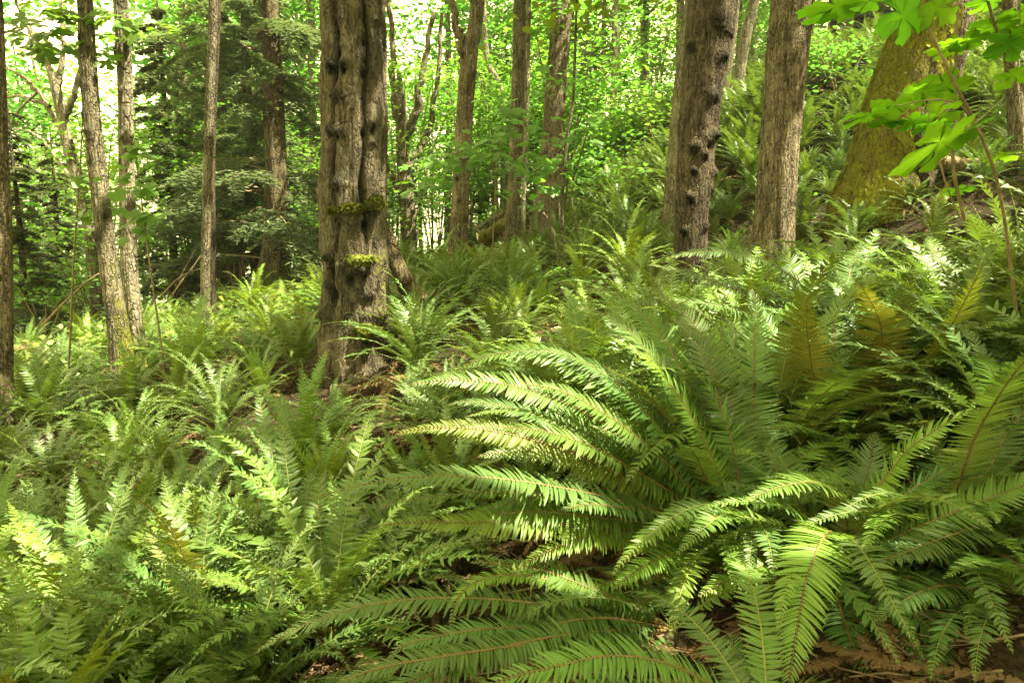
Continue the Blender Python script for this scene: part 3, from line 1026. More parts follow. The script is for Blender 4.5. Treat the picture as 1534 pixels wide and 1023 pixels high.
px_tree("pale_leaning_tree", "pale mossy-edged trunk close behind the dark knotted trunk", "tree",
        [(1012, 330, 40), (1014, 260, 36), (1022, 150, 32), (1034, 40, 30), (1040, 0, 29)], 13, "bark_pale", 51, top=14, crown=C_(10.5, 3, 2.4, 100, 14, 0.19), moss_fn=side_moss(PI, 0.55), hi=False)
dkn = []
for px, py, amp, sz in ((1030, 78, 0.06, 0.05), (1058, 40, 0.05, 0.08), (1064, 205, 0.06, 0.05), (1052, 215, 0.05, 0.05), (1030, 225, 0.05, 0.05), (1028, 258, 0.06, 0.04), (1065, 260, 0.07, 0.05), (1060, 150, 0.06, 0.06),
                        (1022, 298, 0.07, 0.04), (1010, 345, 0.06, 0.04), (1053, 340, 0.05, 0.045), (1045, 235, 0.05, 0.04), (1062, 285, 0.05, 0.05), (1072, 90, 0.05, 0.07)):
    a = -PI / 2 + math.asin(max(-.95, min(.95, (px - (1042 + (200 - py) * 0.09)) / 30)))
    dkn.append((a, at(1040, py, 8.6)[2], amp, sz * 1.35))
    dkn.append((a + .05, at(1040, py + 6, 8.6)[2], -amp * 0.9, sz * 0.6))
px_tree("knotted_tree", "dark trunk studded with knots and holes rising above the arching ferns", "tree",
        [(1033, 410, 52), (1036, 330, 54), (1043, 230, 60), (1052, 130, 66), (1063, 40, 74), (1068, 0, 76)], 8.6, "bark_dark", 52, top=12, hi=True, crown=C_(10.5, 3.0, 2.4, 110),
        knots=dkn, rough=0.035, landmark="the dark knotted trunk", flare=0.08, moss_fn=lambda TH, H: 0.35 + 0 * H - 0.22)
px_tree("slim_grey_tree", "pair-forming slim grey trunk curving on the slope, nearer the knotted trunk", "tree",
        [(1078, 215, 12), (1084, 150, 13), (1096, 60, 14), (1102, 0, 14)], 19, "bark_grey", 53, top=15, crown=C_(12.5, 2.4, 2.2, 90, 14, 0.2))
px_tree("slim_grey_tree", "slim grey trunk leaning uphill between the knotted and the smooth trunks", "tree",
        [(1094, 190, 20), (1106, 120, 18), (1118, 50, 17), (1130, 0, 16)], 19.5, "bark_grey", 54, top=15, crown=C_(12.5, 2.4, 2.2, 90, 14, 0.2))
px_tree("smooth_tree", "smooth brown furrowed trunk standing on the slope, clear of knots", "tree",
        [(1156, 385, 72), (1160, 330, 64), (1167, 230, 62), (1177, 110, 64), (1186, 20, 66), (1188, 0, 66)], 9.5, "bark_brown", 55, top=13, hi=True, rough=0.03, ridge=0.8,
        crown=C_(11, 3.2, 2.4, 120), landmark="the smooth furrowed trunk", flare=0.2)
mkn = [(-PI / 2 - 0.15, at(1320, 240, 9.4)[2], -0.22, 0.16), (-PI / 2 + 0.35, at(1320, 236, 9.4)[2], -0.2, 0.14), (-PI / 2 + 0.1, at(1320, 222, 9.4)[2], 0.06, 0.2)]
mossy, mossy_o = px_tree("mossy_tree", "massive leaning trunk thickly coated in golden moss on the upper slope", "tree",
        [(1312, 330, 142), (1330, 270, 138), (1362, 160, 130), (1392, 60, 116), (1414, -40, 108)], 10, "bark_mossy", 56, top=14, hi=True, sub=0.9, rough=0.08, knots=mkn, crown=C_(11.5, 3.2, 2.4, 110),
        landmark="the massive moss-coated trunk", flare=0.1, moss_fn=lambda TH, H: 0.95 * np.clip(np.cos(TH - PI * 1.15) * 1.1 + 0.18, 0, 1))
px_tree("edge_tree", "reddish-brown small trunk cut off by the photo's right border", "tree",
        [(1530, 290, 26), (1524, 200, 24), (1518, 120, 22), (1512, 0, 20)], 9, "bark_brown", 57, top=10, crown=C_(9.0, 2.4, 2.0, 80))
px_tree("branching_maple", "greyish twisted maple forking low behind the gnarled trunk", "tree",
        [(611, 400, 28), (612, 330, 26), (606, 260, 24), (602, 200, 20)], 17, "bark_grey", 58, top=5.2, limbs=(
            ([(602, 205, 0), (590, 150, .1), (588, 80, .2), (580, -30, 0)], 14, 6), ([(602, 215, 0), (622, 170, -.2), (632, 110, -.2), (650, 20, 0)], 15, 6),
            ([(610, 250, 0), (640, 200, .3), (655, 120, .4), (662, 20, .4)], 11, 5), ([(606, 300, 0), (580, 250, .3), (570, 200, .4)], 10, 4)), knots=rknots(5, 17, 610, 26, 250, 390, 14, 0.05), landmark="the low-forking grey maple")
px_tree("slender_tree", "pale bent trunk seen through leaves between the forked and sunlit-edged trunks", "tree",
        [(758, 330, 10), (754, 200, 11), (748, 130, 11), (730, 90, 9), (724, 0, 8)], 19, "bark_pale", 59, top=9, crown=C_(8.4, 2.0, 1.8, 60, 14, 0.15))
px_tree("broken_conifer", "stout conifer with a broken flared yellowish foot and drooping dark boughs", "tree",
        [(404, 460, 62), (408, 420, 52), (416, 360, 44), (414, 250, 34), (408, 120, 30), (404, 0, 26)], 15, "bark_mossy", 60, top=15, hi=True, rough=0.09, flare=0.5, moss_fn=low_moss(.45, 1.2), landmark="the broken-footed conifer")

tm = [c for c in mossy.children if c.name.startswith("trunk")][0].data
mv = np.zeros(len(tm.vertices) * 3, np.float32)
tm.vertices.foreach_get("co", mv)
mv = mv.reshape(-1, 3)
ma = np.zeros(len(tm.vertices), np.float32)
tm.attributes["moss"].data.foreach_get("value", ma)
rg = np.random.default_rng(4)
mpick = np.where((ma > 0.45) & (mv[:, 2] + mossy_o[2] < 6))[0]
mpick = rg.choice(mpick, 15000)
mpick = mpick[(ma[mpick] * 0.8 + 1.1 * fbm(mv[mpick] * [4.5, 4.5, 2.2], 4, 3)) > 0.62]
mb = MB()
ctr_ = mv[mpick] - np.stack([np.interp(mv[mpick][:, 2], [0, 4], [0, 0.9]), 0 * mv[mpick][:, 0], mv[mpick][:, 2]], -1)
ow = norm(ctr_ * [1, 1, 0])
leaves(mb, mv[mpick] + ow * 0.012, 0.055, rg, LEAF4, 0.45, 0, updir=ow * 1.6 - [0, 0, 0.6], dirs=np.broadcast_to([0, 0, -1.0], mv[mpick].shape) + rg.normal(0, .3, mv[mpick].shape), cup=0.3)
link("moss", mb.mesh("moss", [M["moss_gold"]]), mossy)

# unseen trees added outside the frame so that their crowns shade the glade
OFF = [(5.5, -2.0), (8.5, 1.5), (9.5, 5.5), (4.0, -6.0), (-2.5, -4.0), (-6.5, -1.0), (12.5, 4.5), (-8.0, 4.0), (7.0, -6.5), (12.5, 9.5), (1.0, -2.5), (14.5, 0.5), (3.9, 0.8)]
for k, (x, y) in enumerate(OFF):
    z = gz(x, y)
    rg = np.random.default_rng(300 + k)
    root = thing("maple_tree", "unseen tall maple added outside the view for its shade", "tree", (x, y, z), 0, "unseen maples added for shade")
    H = rg.uniform(11, 14)
    path = [np.array([0, 0, -0.3]), np.array([rg.normal(0, .2), rg.normal(0, .2), H * 0.5]), np.array([rg.normal(0, .5), rg.normal(0, .5), H])]
    link("trunk", trunk_mesh(path, [0.24, 0.19, 0.08], M["bark_grey"], 300 + k, (24, 0.2), sink=0.3), root)
    cl, L = leaf_cloud(path[2] + [0, 0, -2.0], (3.5, 3.5, 2.4), 210, 14, rg)
    for q in range(5):
        link("limb", limb_mesh([path[2] + [0, 0, -4], (path[2] + [0, 0, -3.4] + cl[q]) / 2, cl[q]], 0.08, 0.012, M["bark_grey"], q), root)
    o = np.array([x, y, z])
    L = carve(L + o) - o
    mb = MB()
    leaves(mb, L, 0.22, rg, LEAF6, 0.45)
    link("crown", mb.mesh("crown", [M["canopy_leaf"]]), root)

# ------------------------------------------------------------------ conifer boughs
def conifer_crown(zlo, zhi, Lmax, n, seed, at_=None):
    rg = np.random.default_rng(seed)
    mb = MB()
    for k in range(n):
        f = rg.random() ** 0.9
        z = zlo + (zhi - zlo) * f
        az = rg.uniform(0, 2 * PI)
        Lb = Lmax * (1 - 0.75 * f) * rg.uniform(0.55, 1.1)
        P = arch_path(Lb, R(rg.uniform(0, 25)), R(rg.uniform(-50, -20)), 1.0, rg.normal(0, 0.3), 16)
        c, s_ = math.cos(az), math.sin(az)
        Rz = np.array([[c, -s_, 0], [s_, c, 0], [0, 0, 1]])
        P = P @ Rz.T + [0, 0, z]
        tube(mb, P, np.linspace(0.022, 0.004, 16), 4, 1)
        nt = int(18 + Lb * 12)
        t = np.sort(rg.uniform(0.12, 1, nt))
        base = np.stack([np.interp(t, np.linspace(0, 1, 16), P[:, q]) for q in range(3)], -1)
        T = norm(np.gradient(P, axis=0))
        Tt = norm(np.stack([np.interp(t, np.linspace(0, 1, 16), T[:, q]) for q in range(3)], -1))
        S = norm(np.cross(Tt, [0, 0, 1.0])) * np.where(rg.random(nt) < 0.5, -1, 1)[:, None]
        tw = norm(S * 0.8 + Tt * 0.75 + rg.normal(0, 0.18, (nt, 3)) - [0, 0, 0.18])
        tl = Lb * 0.34 * (1.05 - 0.75 * t) * rg.uniform(0.6, 1.2, nt)
        m = 11
        u = np.linspace(0.06, 1, m)
        q = base[:, None] + tw[:, None] * (tl[:, None] * u)[..., None] - np.array([0, 0, 1.0]) * (tl[:, None] * 0.25 * u ** 2)[..., None]
        q = q.reshape(-1, 3)
        d = np.repeat(tw, m, axis=0)
        if at_ is not None:
            w_ = q + at_
            keep = np.ones(len(q), bool)
            for GP, gr in GAPS:
                v_ = w_ - GP
                sd = v_ @ SUNV
                keep &= ~((np.linalg.norm(v_ - sd[:, None] * SUNV, axis=1) < gr) & (sd > 0.8))
            q, d = q[keep], d[keep]
        for sgn in (-1, 1):
            side = norm(np.cross(d, [0, 0, 1.0])) * sgn
            dd = norm(side * 0.8 + d * 0.7 + rg.normal(0, 0.15, d.shape))
            leaves(mb, q, 0.115, rg, np.array([(0, 0), (0.17, 0.45), (0, 1.0), (-0.17, 0.45)]), 0.25, 0, dirs=dd, cup=0.05)
    return mb


bc = [o for o in COL.objects if o.name.startswith("broken_conifer")][0]
mbx = conifer_crown(1.3, 11, 3.3, 105, 5)
link("crown", mbx.mesh("crown", [M["needle"], M["twig"]]), bc)
CONS = [conifer_crown(0.4, 7.5, 2.0, 85, 6).mesh("crown", [M["needle"], M["twig"]]), conifer_crown(0.4, 11, 2.8, 110, 7).mesh("crown", [M["needle"], M["twig"]])]
tb = [trunk_mesh([(0, 0, -.3), (0.05, 0, 4), (0, 0, 8.0)], [0.12, 0.09, 0.02], M["bark_dark"], 70, (20, 0.15)),
      trunk_mesh([(0, 0, -.3), (0.05, 0.05, 6), (0, 0, 12.0)], [0.19, 0.14, 0.02], M["bark_dark"], 71, (20, 0.15))]
for k, (px, Y, v, sc, lab) in enumerate(((35, 14, 0, 0.62, "young dark conifer behind the trunk at the left border"), (262, 17.5, 0, 0.95, "dark young conifer behind the slender pair, lower boughs showing"),
                                         (95, 19, 0, 0.7, "small drooping conifer behind the twin maples"), (352, 20, 1, 0.85, "shaggy dark conifer filling the gap behind the slender pair"),
                                         (752, 33, 1, 0.72, "dark conifer far behind the sunlit-edged trunk"), (1262, 21, 1, 0.8, "dark conifer on the slope behind the smooth trunk"),
                                         (1460, 19, 1, 0.8, "dark conifer at the top of the slope behind the mossy trunk"), (720, 31, 1, 0.6, "shorter dark conifer far behind the forked trunk"),
                                         (385, 17.5, 1, 0.8, "shaggy conifer just behind the broken-footed one"), (420, 22, 1, 0.85, "grey-green conifer closing the gap left of the gnarled trunk"), (300, 24, 1, 0.8, "distant grey-green conifer behind the thin pair"), (1225, 26, 1, 0.9, "tall dim conifer high on the slope beyond the smooth trunk"),
                                         (-20, 18, 1, 0.7, "tall dark conifer half hidden by the trunk at the left border"))):
    x = (px - PW / 2) / F * Y / math.cos(PITCH) * 0.99
    root = thing("conifer", lab, "tree", (x, Y, gz(x, Y)), k * 1.3, None)
    root.scale = (sc, sc, sc)
    link("crown", CONS[v], root)
    link("trunk", tb[v], root)

# ------------------------------------------------------------------ vine maples and other understorey
def shrub_variant(H, spread, nst, ncl, per, size, seed, shape=LEAF6, flat=0.12):
    rg = np.random.default_rng(seed)
    stems, C = [], []
    for k in range(nst):
        a = rg.uniform(0, 2 * PI)
        h = H * rg.uniform(0.65, 1.0)
        out = spread * rg.uniform(0.25, 0.8)
        p = [np.zeros(3), np.array([math.cos(a) * out * 0.3, math.sin(a) * out * 0.3, h * 0.45]), np.array([math.cos(a) * out * 0.75, math.sin(a) * out * 0.75, h * 0.85]),
             np.array([math.cos(a) * out * 1.2, math.sin(a) * out * 1.2, h])]
        P = catmull(p, 20)
        mb = MB()
        tube(mb, P, np.linspace(0.022, 0.006, 20), 6)
        stems.append(mb.mesh("stem", [M["twig"]]))
        for q in range(ncl // nst):
            t = rg.uniform(0.25, 1.0)
            b = P[int(t * 19)]
            aa = rg.uniform(0, 2 * PI)
            rr = spread * rg.uniform(0.1, 0.75) * (1.1 - 0.5 * t)
            C.append(b + [math.cos(aa) * rr, math.sin(aa) * rr, rg.normal(0, 0.12)])
    C = np.array(C)
    L = (C[:, None] + rg.normal(0, 1, (len(C), per, 3)) * [0.26, 0.26, 0.26 * flat]).reshape(-1, 3)
    mb = MB()
    leaves(mb, L, size, rg, shape, 0.33)
    return stems, mb


VM = []
for k, (H, sp, nst, ncl, per, size) in enumerate(((4.6, 1.7, 5, 130, 13, 0.095), (5.6, 1.9, 5, 150, 13, 0.10), (3.4, 1.4, 4, 100, 12, 0.09), (2.0, 1.1, 4, 70, 12, 0.085))):
    st, mbv = shrub_variant(H, sp, nst, ncl, per, size, 500 + k)
    VM.append((st, mbv.mesh("foliage", [M["maple_leaf"]]), mbv.mesh("foliage", [M["maple_leaf_light"]]), mbv.mesh("foliage", [M["shrub_leaf"]])))


def near_mark(x, y):
    best = min(LAND, key=lambda l: (l[0] - x) ** 2 + (l[1] - y) ** 2)
    a0, a1 = math.atan2(best[0], best[1]), math.atan2(x, y)
    d0, d1 = math.hypot(best[0], best[1]), math.hypot(x, y)
    if abs(a1 - a0) * min(d0, d1) < 0.6 * abs(d1 - d0):
        rel = "behind" if d1 > d0 else "in front of"
    else:
        rel = "right of" if a1 > a0 else "left of"
    return best, rel


ORD = ["nearest", "second nearest", "third nearest", "fourth nearest", "fifth nearest", "sixth nearest", "seventh nearest", "eighth nearest", "ninth nearest", "tenth nearest"]


def label_all(objs, kind_words, group_word):
    """labels by the landmark tree each stands at: which side of it, and how near"""
    by = {}
    for o in objs:
        b, rel = near_mark(o.location.x, o.location.y)
        by.setdefault((rel, b[2]), []).append((math.hypot(o.location.x - b[0], o.location.y - b[1]), o))
    for (rel, nm), L in by.items():
        L.sort(key=lambda t: t[0])
        for i, (d, o) in enumerate(L):
            kw = o["kind_words"] if "kind_words" in o.keys() else kind_words
            if i < len(ORD):
                o["label"] = f"{kw}, {ORD[i]} of those {rel} {nm}"
            else:
                o["label"] = f"{kw} in the outer ranks {rel} {nm}"
            o["group"] = f"{group_word} {rel} {nm}"
            if "kind_words" in o.keys():
                del o["kind_words"]


vines = []
rgv = np.random.default_rng(91)
VPOS = []
for _ in range(36):                                 # the bright middle of the grove
    VPOS.append((rgv.uniform(585, 985), rgv.uniform(13.5, 34), rgv.choice([0, 1, 2], p=[.45, .35, .2])))
for _ in range(16):                                 # behind the gnarled trunk and the conifer
    VPOS.append((rgv.uniform(420, 600), rgv.uniform(12.5, 30), rgv.choice([0, 1, 2])))
for _ in range(28):                                 # the left side
    VPOS.append((rgv.uniform(-80, 440), rgv.uniform(14, 32), rgv.choice([0, 1, 2, 3], p=[.3, .3, .25, .15])))
for _ in range(3):                                 # the slope
    VPOS.append((rgv.uniform(960, 1280), rgv.uniform(25, 36), rgv.choice([0, 1, 2])))
for _ in range(5):
    VPOS.append((rgv.uniform(1280, 1640), rgv.uniform(17, 26), rgv.choice([2, 0, 3])))
for _ in range(9):                                  # dark low bushes under the ridge
    VPOS.append((rgv.uniform(885, 1010), rgv.uniform(19, 23), 3))
VPOS += [(1240, 15.5, 3), (100, 12.5, 3), (60, 13.5, 3), (150, 14, 2), (455, 12.5, 3), (440, 13.5, 2)]
taken = []
for k, (px, Y, v) in enumerate(VPOS):
    x = (px - PW / 2) / F * Y
    if px > 860 and px < 1210 and Y < 24 and v != 3:
        continue
    vc = np.array([[x, Y, gz(x, Y) + (3.2, 4.0, 2.4, 1.3)[int(v)]]])
    if px < 640 and any(0.8 < ((vc - P) @ SUNV)[0] and np.linalg.norm((vc - P)[0] - ((vc - P) @ SUNV)[0] * SUNV) < 1.0 + r_ for P, r_ in GAPS[:16]):
        continue
    root = thing("vine_maple", "x", "shrub", (x, Y, gz(x, Y) - 0.05), rgv.uniform(0, 6.28))
    sc = rgv.uniform(0.85, 1.15)
    root.scale = (sc, sc, sc * rgv.uniform(0.9, 1.1))
    st, fa, fb, fc = VM[v]
    fol = fb if (rgv.random() < 0.4) else fa
    if v == 3 and rgv.random() < 0.5:
        fol = fc
    link("foliage", fol, root)
    for s_ in st:
        link("stem", s_, root)
    root["kind_words"] = {0: "leafy vine maple", 1: "tall vine maple", 2: "mid-sized vine maple", 3: "low leafy bush"}[int(v)]
    vines.append(root)

# far tall trees closing the view
FT = []
for k in range(4):
    rg = np.random.default_rng(700 + k)
    H = (13, 16, 11, 14)[k]
    path = [np.array([0, 0, -.4]), np.array([rg.normal(0, .3), rg.normal(0, .3), H * 0.45]), np.array([rg.normal(0, .7), rg.normal(0, .7), H])]
    tr = trunk_mesh(path, [0.15, 0.12, 0.03], M["bark_grey" if k % 2 else "bark_brown"], 700 + k, (16, 0.25))
    mb = MB()
    for zc, rr_, nc in ((H * 0.80, 2.6, 110), (H * 0.55, 2.4, 80), (H * 0.36, 2.0, 46)):
        cl, L = leaf_cloud((0, 0, zc), (rr_, rr_, 2.0), nc, 16, rg, 0.42, 0.3)
        leaves(mb, L, 0.17, rg, LEAF6, 0.4)
    lm = []
    for q in range(6):
        a = rg.uniform(0, 6.28)
        z0 = H * rg.uniform(0.3, 0.75)
        p0 = np.array([path[1][0] * z0 / (H * .45) if z0 < H * .45 else path[1][0], path[1][1] if z0 > H * .45 else path[1][1] * z0 / (H * .45), z0])
        tip = p0 + [math.cos(a) * 1.7, math.sin(a) * 1.7, rg.uniform(0.6, 1.6)]
        lm.append(limb_mesh([p0, (p0 + tip) / 2 + [0, 0, .2], tip], 0.05, 0.01, M["bark_grey"], q))
    FT.append((tr, mb.mesh("crown", [M["maple_leaf" if k % 2 else "maple_leaf_light"]]), lm))
fars = []
rgf = np.random.default_rng(12)
for k in range(68):
    px = rgf.uniform(-80, 1250) if k < 52 else rgf.uniform(1100, 1650)
    Y = rgf.uniform(24, 52)
    if k >= 64:
        px, Y = rgf.uniform(-120, 430), rgf.uniform(20, 46)
    x = (px - PW / 2) / F * Y
    root = thing("grove_tree", "x", "tree", (x, Y, gz(x, Y)), rgf.uniform(0, 6.28))
    tr, cr, lm = FT[k % 4]
    sc = rgf.uniform(0.85, 1.2)
    root.scale = (sc, sc, sc)
    link("trunk", tr, root)
    link("crown", cr, root)
    for m_ in lm:
        link("limb", m_, root)
    root["kind_words"] = ["slim broadleaf tree", "tall slim tree", "short leafy tree", "straight leafy tree"][k % 4]
    fars.append(root)

# ------------------------------------------------------------------ ferns
FR_HI, FR_SLIM, FR_LO, FR_DEAD = [], [], [], []
FSH = [(1.0, 84, 22, 1.5), (0.95, 74, 0, 1.25), (1.0, 66, -14, 1.1), (0.9, 80, 42, 1.6), (1.0, 57, -22, 1.1), (0.85, 86, 58, 1.7)]
LEAFMATS = ["fern_leaf", "fern_leaf_cool", "fern_leaf_fresh_sunlit", "fern_leaf_old"]
for k, (L, e0, e1, bd) in enumerate(FSH):
    P = arch_path(L, R(e0), R(e1), bd, side=0.25 * (-1) ** k, curl=0.5 * (k % 3 == 0))
    mb = MB()
    frond(mb, P, 0.077, 52, 3, True, seed=k, up=None, rr=0.0032, lift=0.18, wavy=0.16)
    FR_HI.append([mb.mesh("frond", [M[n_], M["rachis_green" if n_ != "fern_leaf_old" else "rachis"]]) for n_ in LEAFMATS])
    for vv in range(2):
        P2 = arch_path(L * (1, 0.9)[vv], R(e0 - (9, 3)[vv]), R(e1 + (0, 16)[vv]), bd * (1, 0.9)[vv], side=(0.3, -0.45)[vv] * (-1) ** k, curl=0.7 * ((k + vv) % 3 == 0))
        mb = MB()
        frond(mb, P2, 0.062, 46, 2, True, seed=k + 200 + 10 * vv, rr=0.003, lift=0.22, wavy=0.24)
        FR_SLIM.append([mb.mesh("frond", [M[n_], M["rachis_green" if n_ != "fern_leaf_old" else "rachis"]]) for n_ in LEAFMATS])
    mb = MB()
    frond(mb, P, 0.062, 32, 1, False, seed=k + 40, rr=0.0035, lift=0.18, wavy=0.16)
    FR_LO.append(mb)
for k, (L, e0, e1) in enumerate(((0.85, 20, -35), (0.75, 5, -25), (0.9, 32, -55))):
    P = arch_path(L, R(e0), R(e1), 0.8, side=0.5 * (-1) ** k)
    mb = MB()
    frond(mb, P, 0.055, 34, 2, False, seed=k + 90, lift=-0.25, wavy=0.4)
    FR_DEAD.append((mb, mb.mesh("dead_frond", [M["dead_frond"], M["rachis"]])))


def rotm(az, sc, pitch=0.0):
    c, s_ = math.cos(az), math.sin(az)
    cp, sp = math.cos(pitch), math.sin(pitch)
    Ry = np.array([[cp, 0, -sp], [0, 1, 0], [sp, 0, cp]])
    return np.array([[c, -s_, 0], [s_, c, 0], [0, 0, 1]]) @ Ry * sc


def fern_plan(rg, nf, dead, arch=False):
    """(frond kind, azimuth, scale, pitch, is dead) for one rosette"""
    out = []
    for k in range(nf):
        az = k * 2.39996 + rg.normal(0, 0.25)
        inner = k / nf
        kind = int(rg.choice([0, 3, 5])) if inner > 0.6 else int(rg.choice([1, 2, 4, 0]))
        if arch:
            kind = int(rg.choice([1, 2, 4, 4, 0]))
        out.append((kind, az, rg.uniform(0.7, 1.15), rg.normal(0, 0.12), False))
    for k in range(dead):
        out.append((int(rg.integers(0, 3)), rg.uniform(0, 6.28), rg.uniform(0.7, 1.0), rg.normal(0, 0.1), True))
    return out


MID = []
for k in range(8):
    rg = np.random.default_rng(800 + k)
    mb = MB()
    for kind, az, sc, pt, dd in fern_plan(rg, 40, 6, k % 4 != 0):
        Mx = rotm(az, sc, pt)
        if dd:
            sub = MB()
            sub.transformed(FR_DEAD[kind][0], Mx, (0, 0, 0.03))
            sub.f = [(f, 2 if m == 0 else 1, s_) for f, m, s_ in sub.f]
            mb.transformed(sub, np.eye(3), (0, 0, 0))
        else:
            mb.transformed(FR_LO[kind], Mx, (0, 0, 0.02))
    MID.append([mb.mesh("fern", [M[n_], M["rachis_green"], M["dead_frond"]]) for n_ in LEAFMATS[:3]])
    MID[-1].append(mb)

TR_XY = [(l[0], l[1], 0.55) for l in LAND]
# hollows where the leaf litter shows
BARE = [(*hit(505, 600)[:2], 0.45), (*hit(455, 585)[:2], 0.35), (*hit(150, 790)[:2], 0.45), (*hit(860, 495)[:2], 0.4), (*hit(1420, 390)[:2], 0.7), (*hit(510, 640)[:2], 0.3), (*hit(360, 590)[:2], 0.3)]
cand, grid = [], {}
rgp = np.random.default_rng(33)
for (r0, r1, sp) in ((2.3, 4.2, 0.43), (4.2, 5.5, 0.52), (5.5, 9.5, 0.60), (9.5, 13, 0.70), (13, 30, 0.46)):
    for _ in range(12000 if r0 > 12 else 5000):
        a = rgp.uniform(-R(41), R(40))
        r_ = math.sqrt(rgp.uniform(r0 * r0, r1 * r1))
        x, y = r_ * math.sin(a), r_ * math.cos(a)
        if y > 4.6 and y < 6.0 and False:
            continue
        # keep the hand-placed foreground clear
        if y < 3.2 and x > -0.35 and r_ < 3.3:
            continue
        if y < 2.5 and x > -0.8:
            continue
        if any((x - t[0]) ** 2 + (y - t[1]) ** 2 < t[2] ** 2 for t in TR_XY + BARE):
            continue
        if r_ > 15 and x < 0.8 or r_ > 24 and x < 3:
            continue
        cell = (int(x // 0.6), int(y // 0.6))
        near = [c for i in (-1, 0, 1) for j in (-1, 0, 1) for c in grid.get((cell[0] + i, cell[1] + j), ())]
        if any((x - c[0]) ** 2 + (y - c[1]) ** 2 < (0.5 * (sp + c[2])) ** 2 for c in near):
            continue
        cand.append((x, y, sp))
        grid.setdefault(cell, []).append((x, y, sp))
cand.sort(key=lambda c: math.hypot(c[0], c[1]))
print("fern candidates", len(cand), sorted(math.hypot(c[0], c[1]) for c in cand)[298])
ferns = []
far_mb = MB()
for k, (x, y, sp) in enumerate(cand):
    rg = np.random.default_rng(2000 + k)
    r_ = math.hypot(x, y)
    z = gz(x, y)
    size = rg.choice([0.6, 0.75, 0.88, 1.0]) * rg.uniform(0.88, 1.1) * (0.92 if r_ < 6 else 1.0)
    if x < -0.5 and r_ < 3.6:
        size = rg.uniform(0.8, 1.08)
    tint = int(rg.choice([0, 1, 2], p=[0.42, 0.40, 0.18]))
    big = x > 0.2 and r_ < 6.2
    if big:
        size = rg.uniform(0.85, 1.25)
    elif r_ > 4.4:
        size *= 1.0
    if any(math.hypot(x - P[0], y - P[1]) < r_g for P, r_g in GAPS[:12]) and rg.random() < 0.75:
        tint = 2  # sunlight put into the leaf colour of ferns where the sun gaps fall
    if k < 298:
        if r_ < 4.7:
            root = thing("sword_fern", "x", "fern", (x, y, z), rg.uniform(0, 6.28))
            for kind, az, sc, pt, dd in fern_plan(rg, 30 if big else 38, 6, big or rg.random() < 0.6):
                fm = FR_HI[kind] if big else FR_SLIM[kind * 2 + int(rg.integers(0, 2))]
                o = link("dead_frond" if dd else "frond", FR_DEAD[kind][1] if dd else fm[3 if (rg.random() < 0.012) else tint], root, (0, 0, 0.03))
                s_ = sc * size
                o.rotation_euler = (0, -pt, az)
                o.scale = (s_, s_ * (1 if rg.random() < .5 else -1) if False else s_, s_)
        else:
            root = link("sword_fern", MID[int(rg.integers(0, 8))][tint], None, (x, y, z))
            root.rotation_euler = (rg.normal(0, .06), rg.normal(0, .06), rg.uniform(0, 6.28))
            root.scale = (size, size, size * rg.uniform(0.85, 1.15))
            root["category"] = "fern"
        root["kind_words"] = ["green sword fern", "blue-green sword fern", "yellow-green sword fern"][tint]
        ferns.append(root)
    else:
        far_mb.transformed(MID[int(rg.integers(0, 8))][3], rotm(rg.uniform(0, 6.28), size * rg.uniform(1.0, 1.4)), (x, y, z))
if far_mb.v:
    fo = link("fern_cover", far_mb.mesh("fern_cover", [M["fern_leaf"], M["rachis_green"], M["dead_frond"]]))
    fo["kind"] = "stuff"
    tag(fo, "far ferns covering the upper slope below the ridge", "ferns")

# ---- the arching ferns of the foreground, frond by frond
SC = 1.13


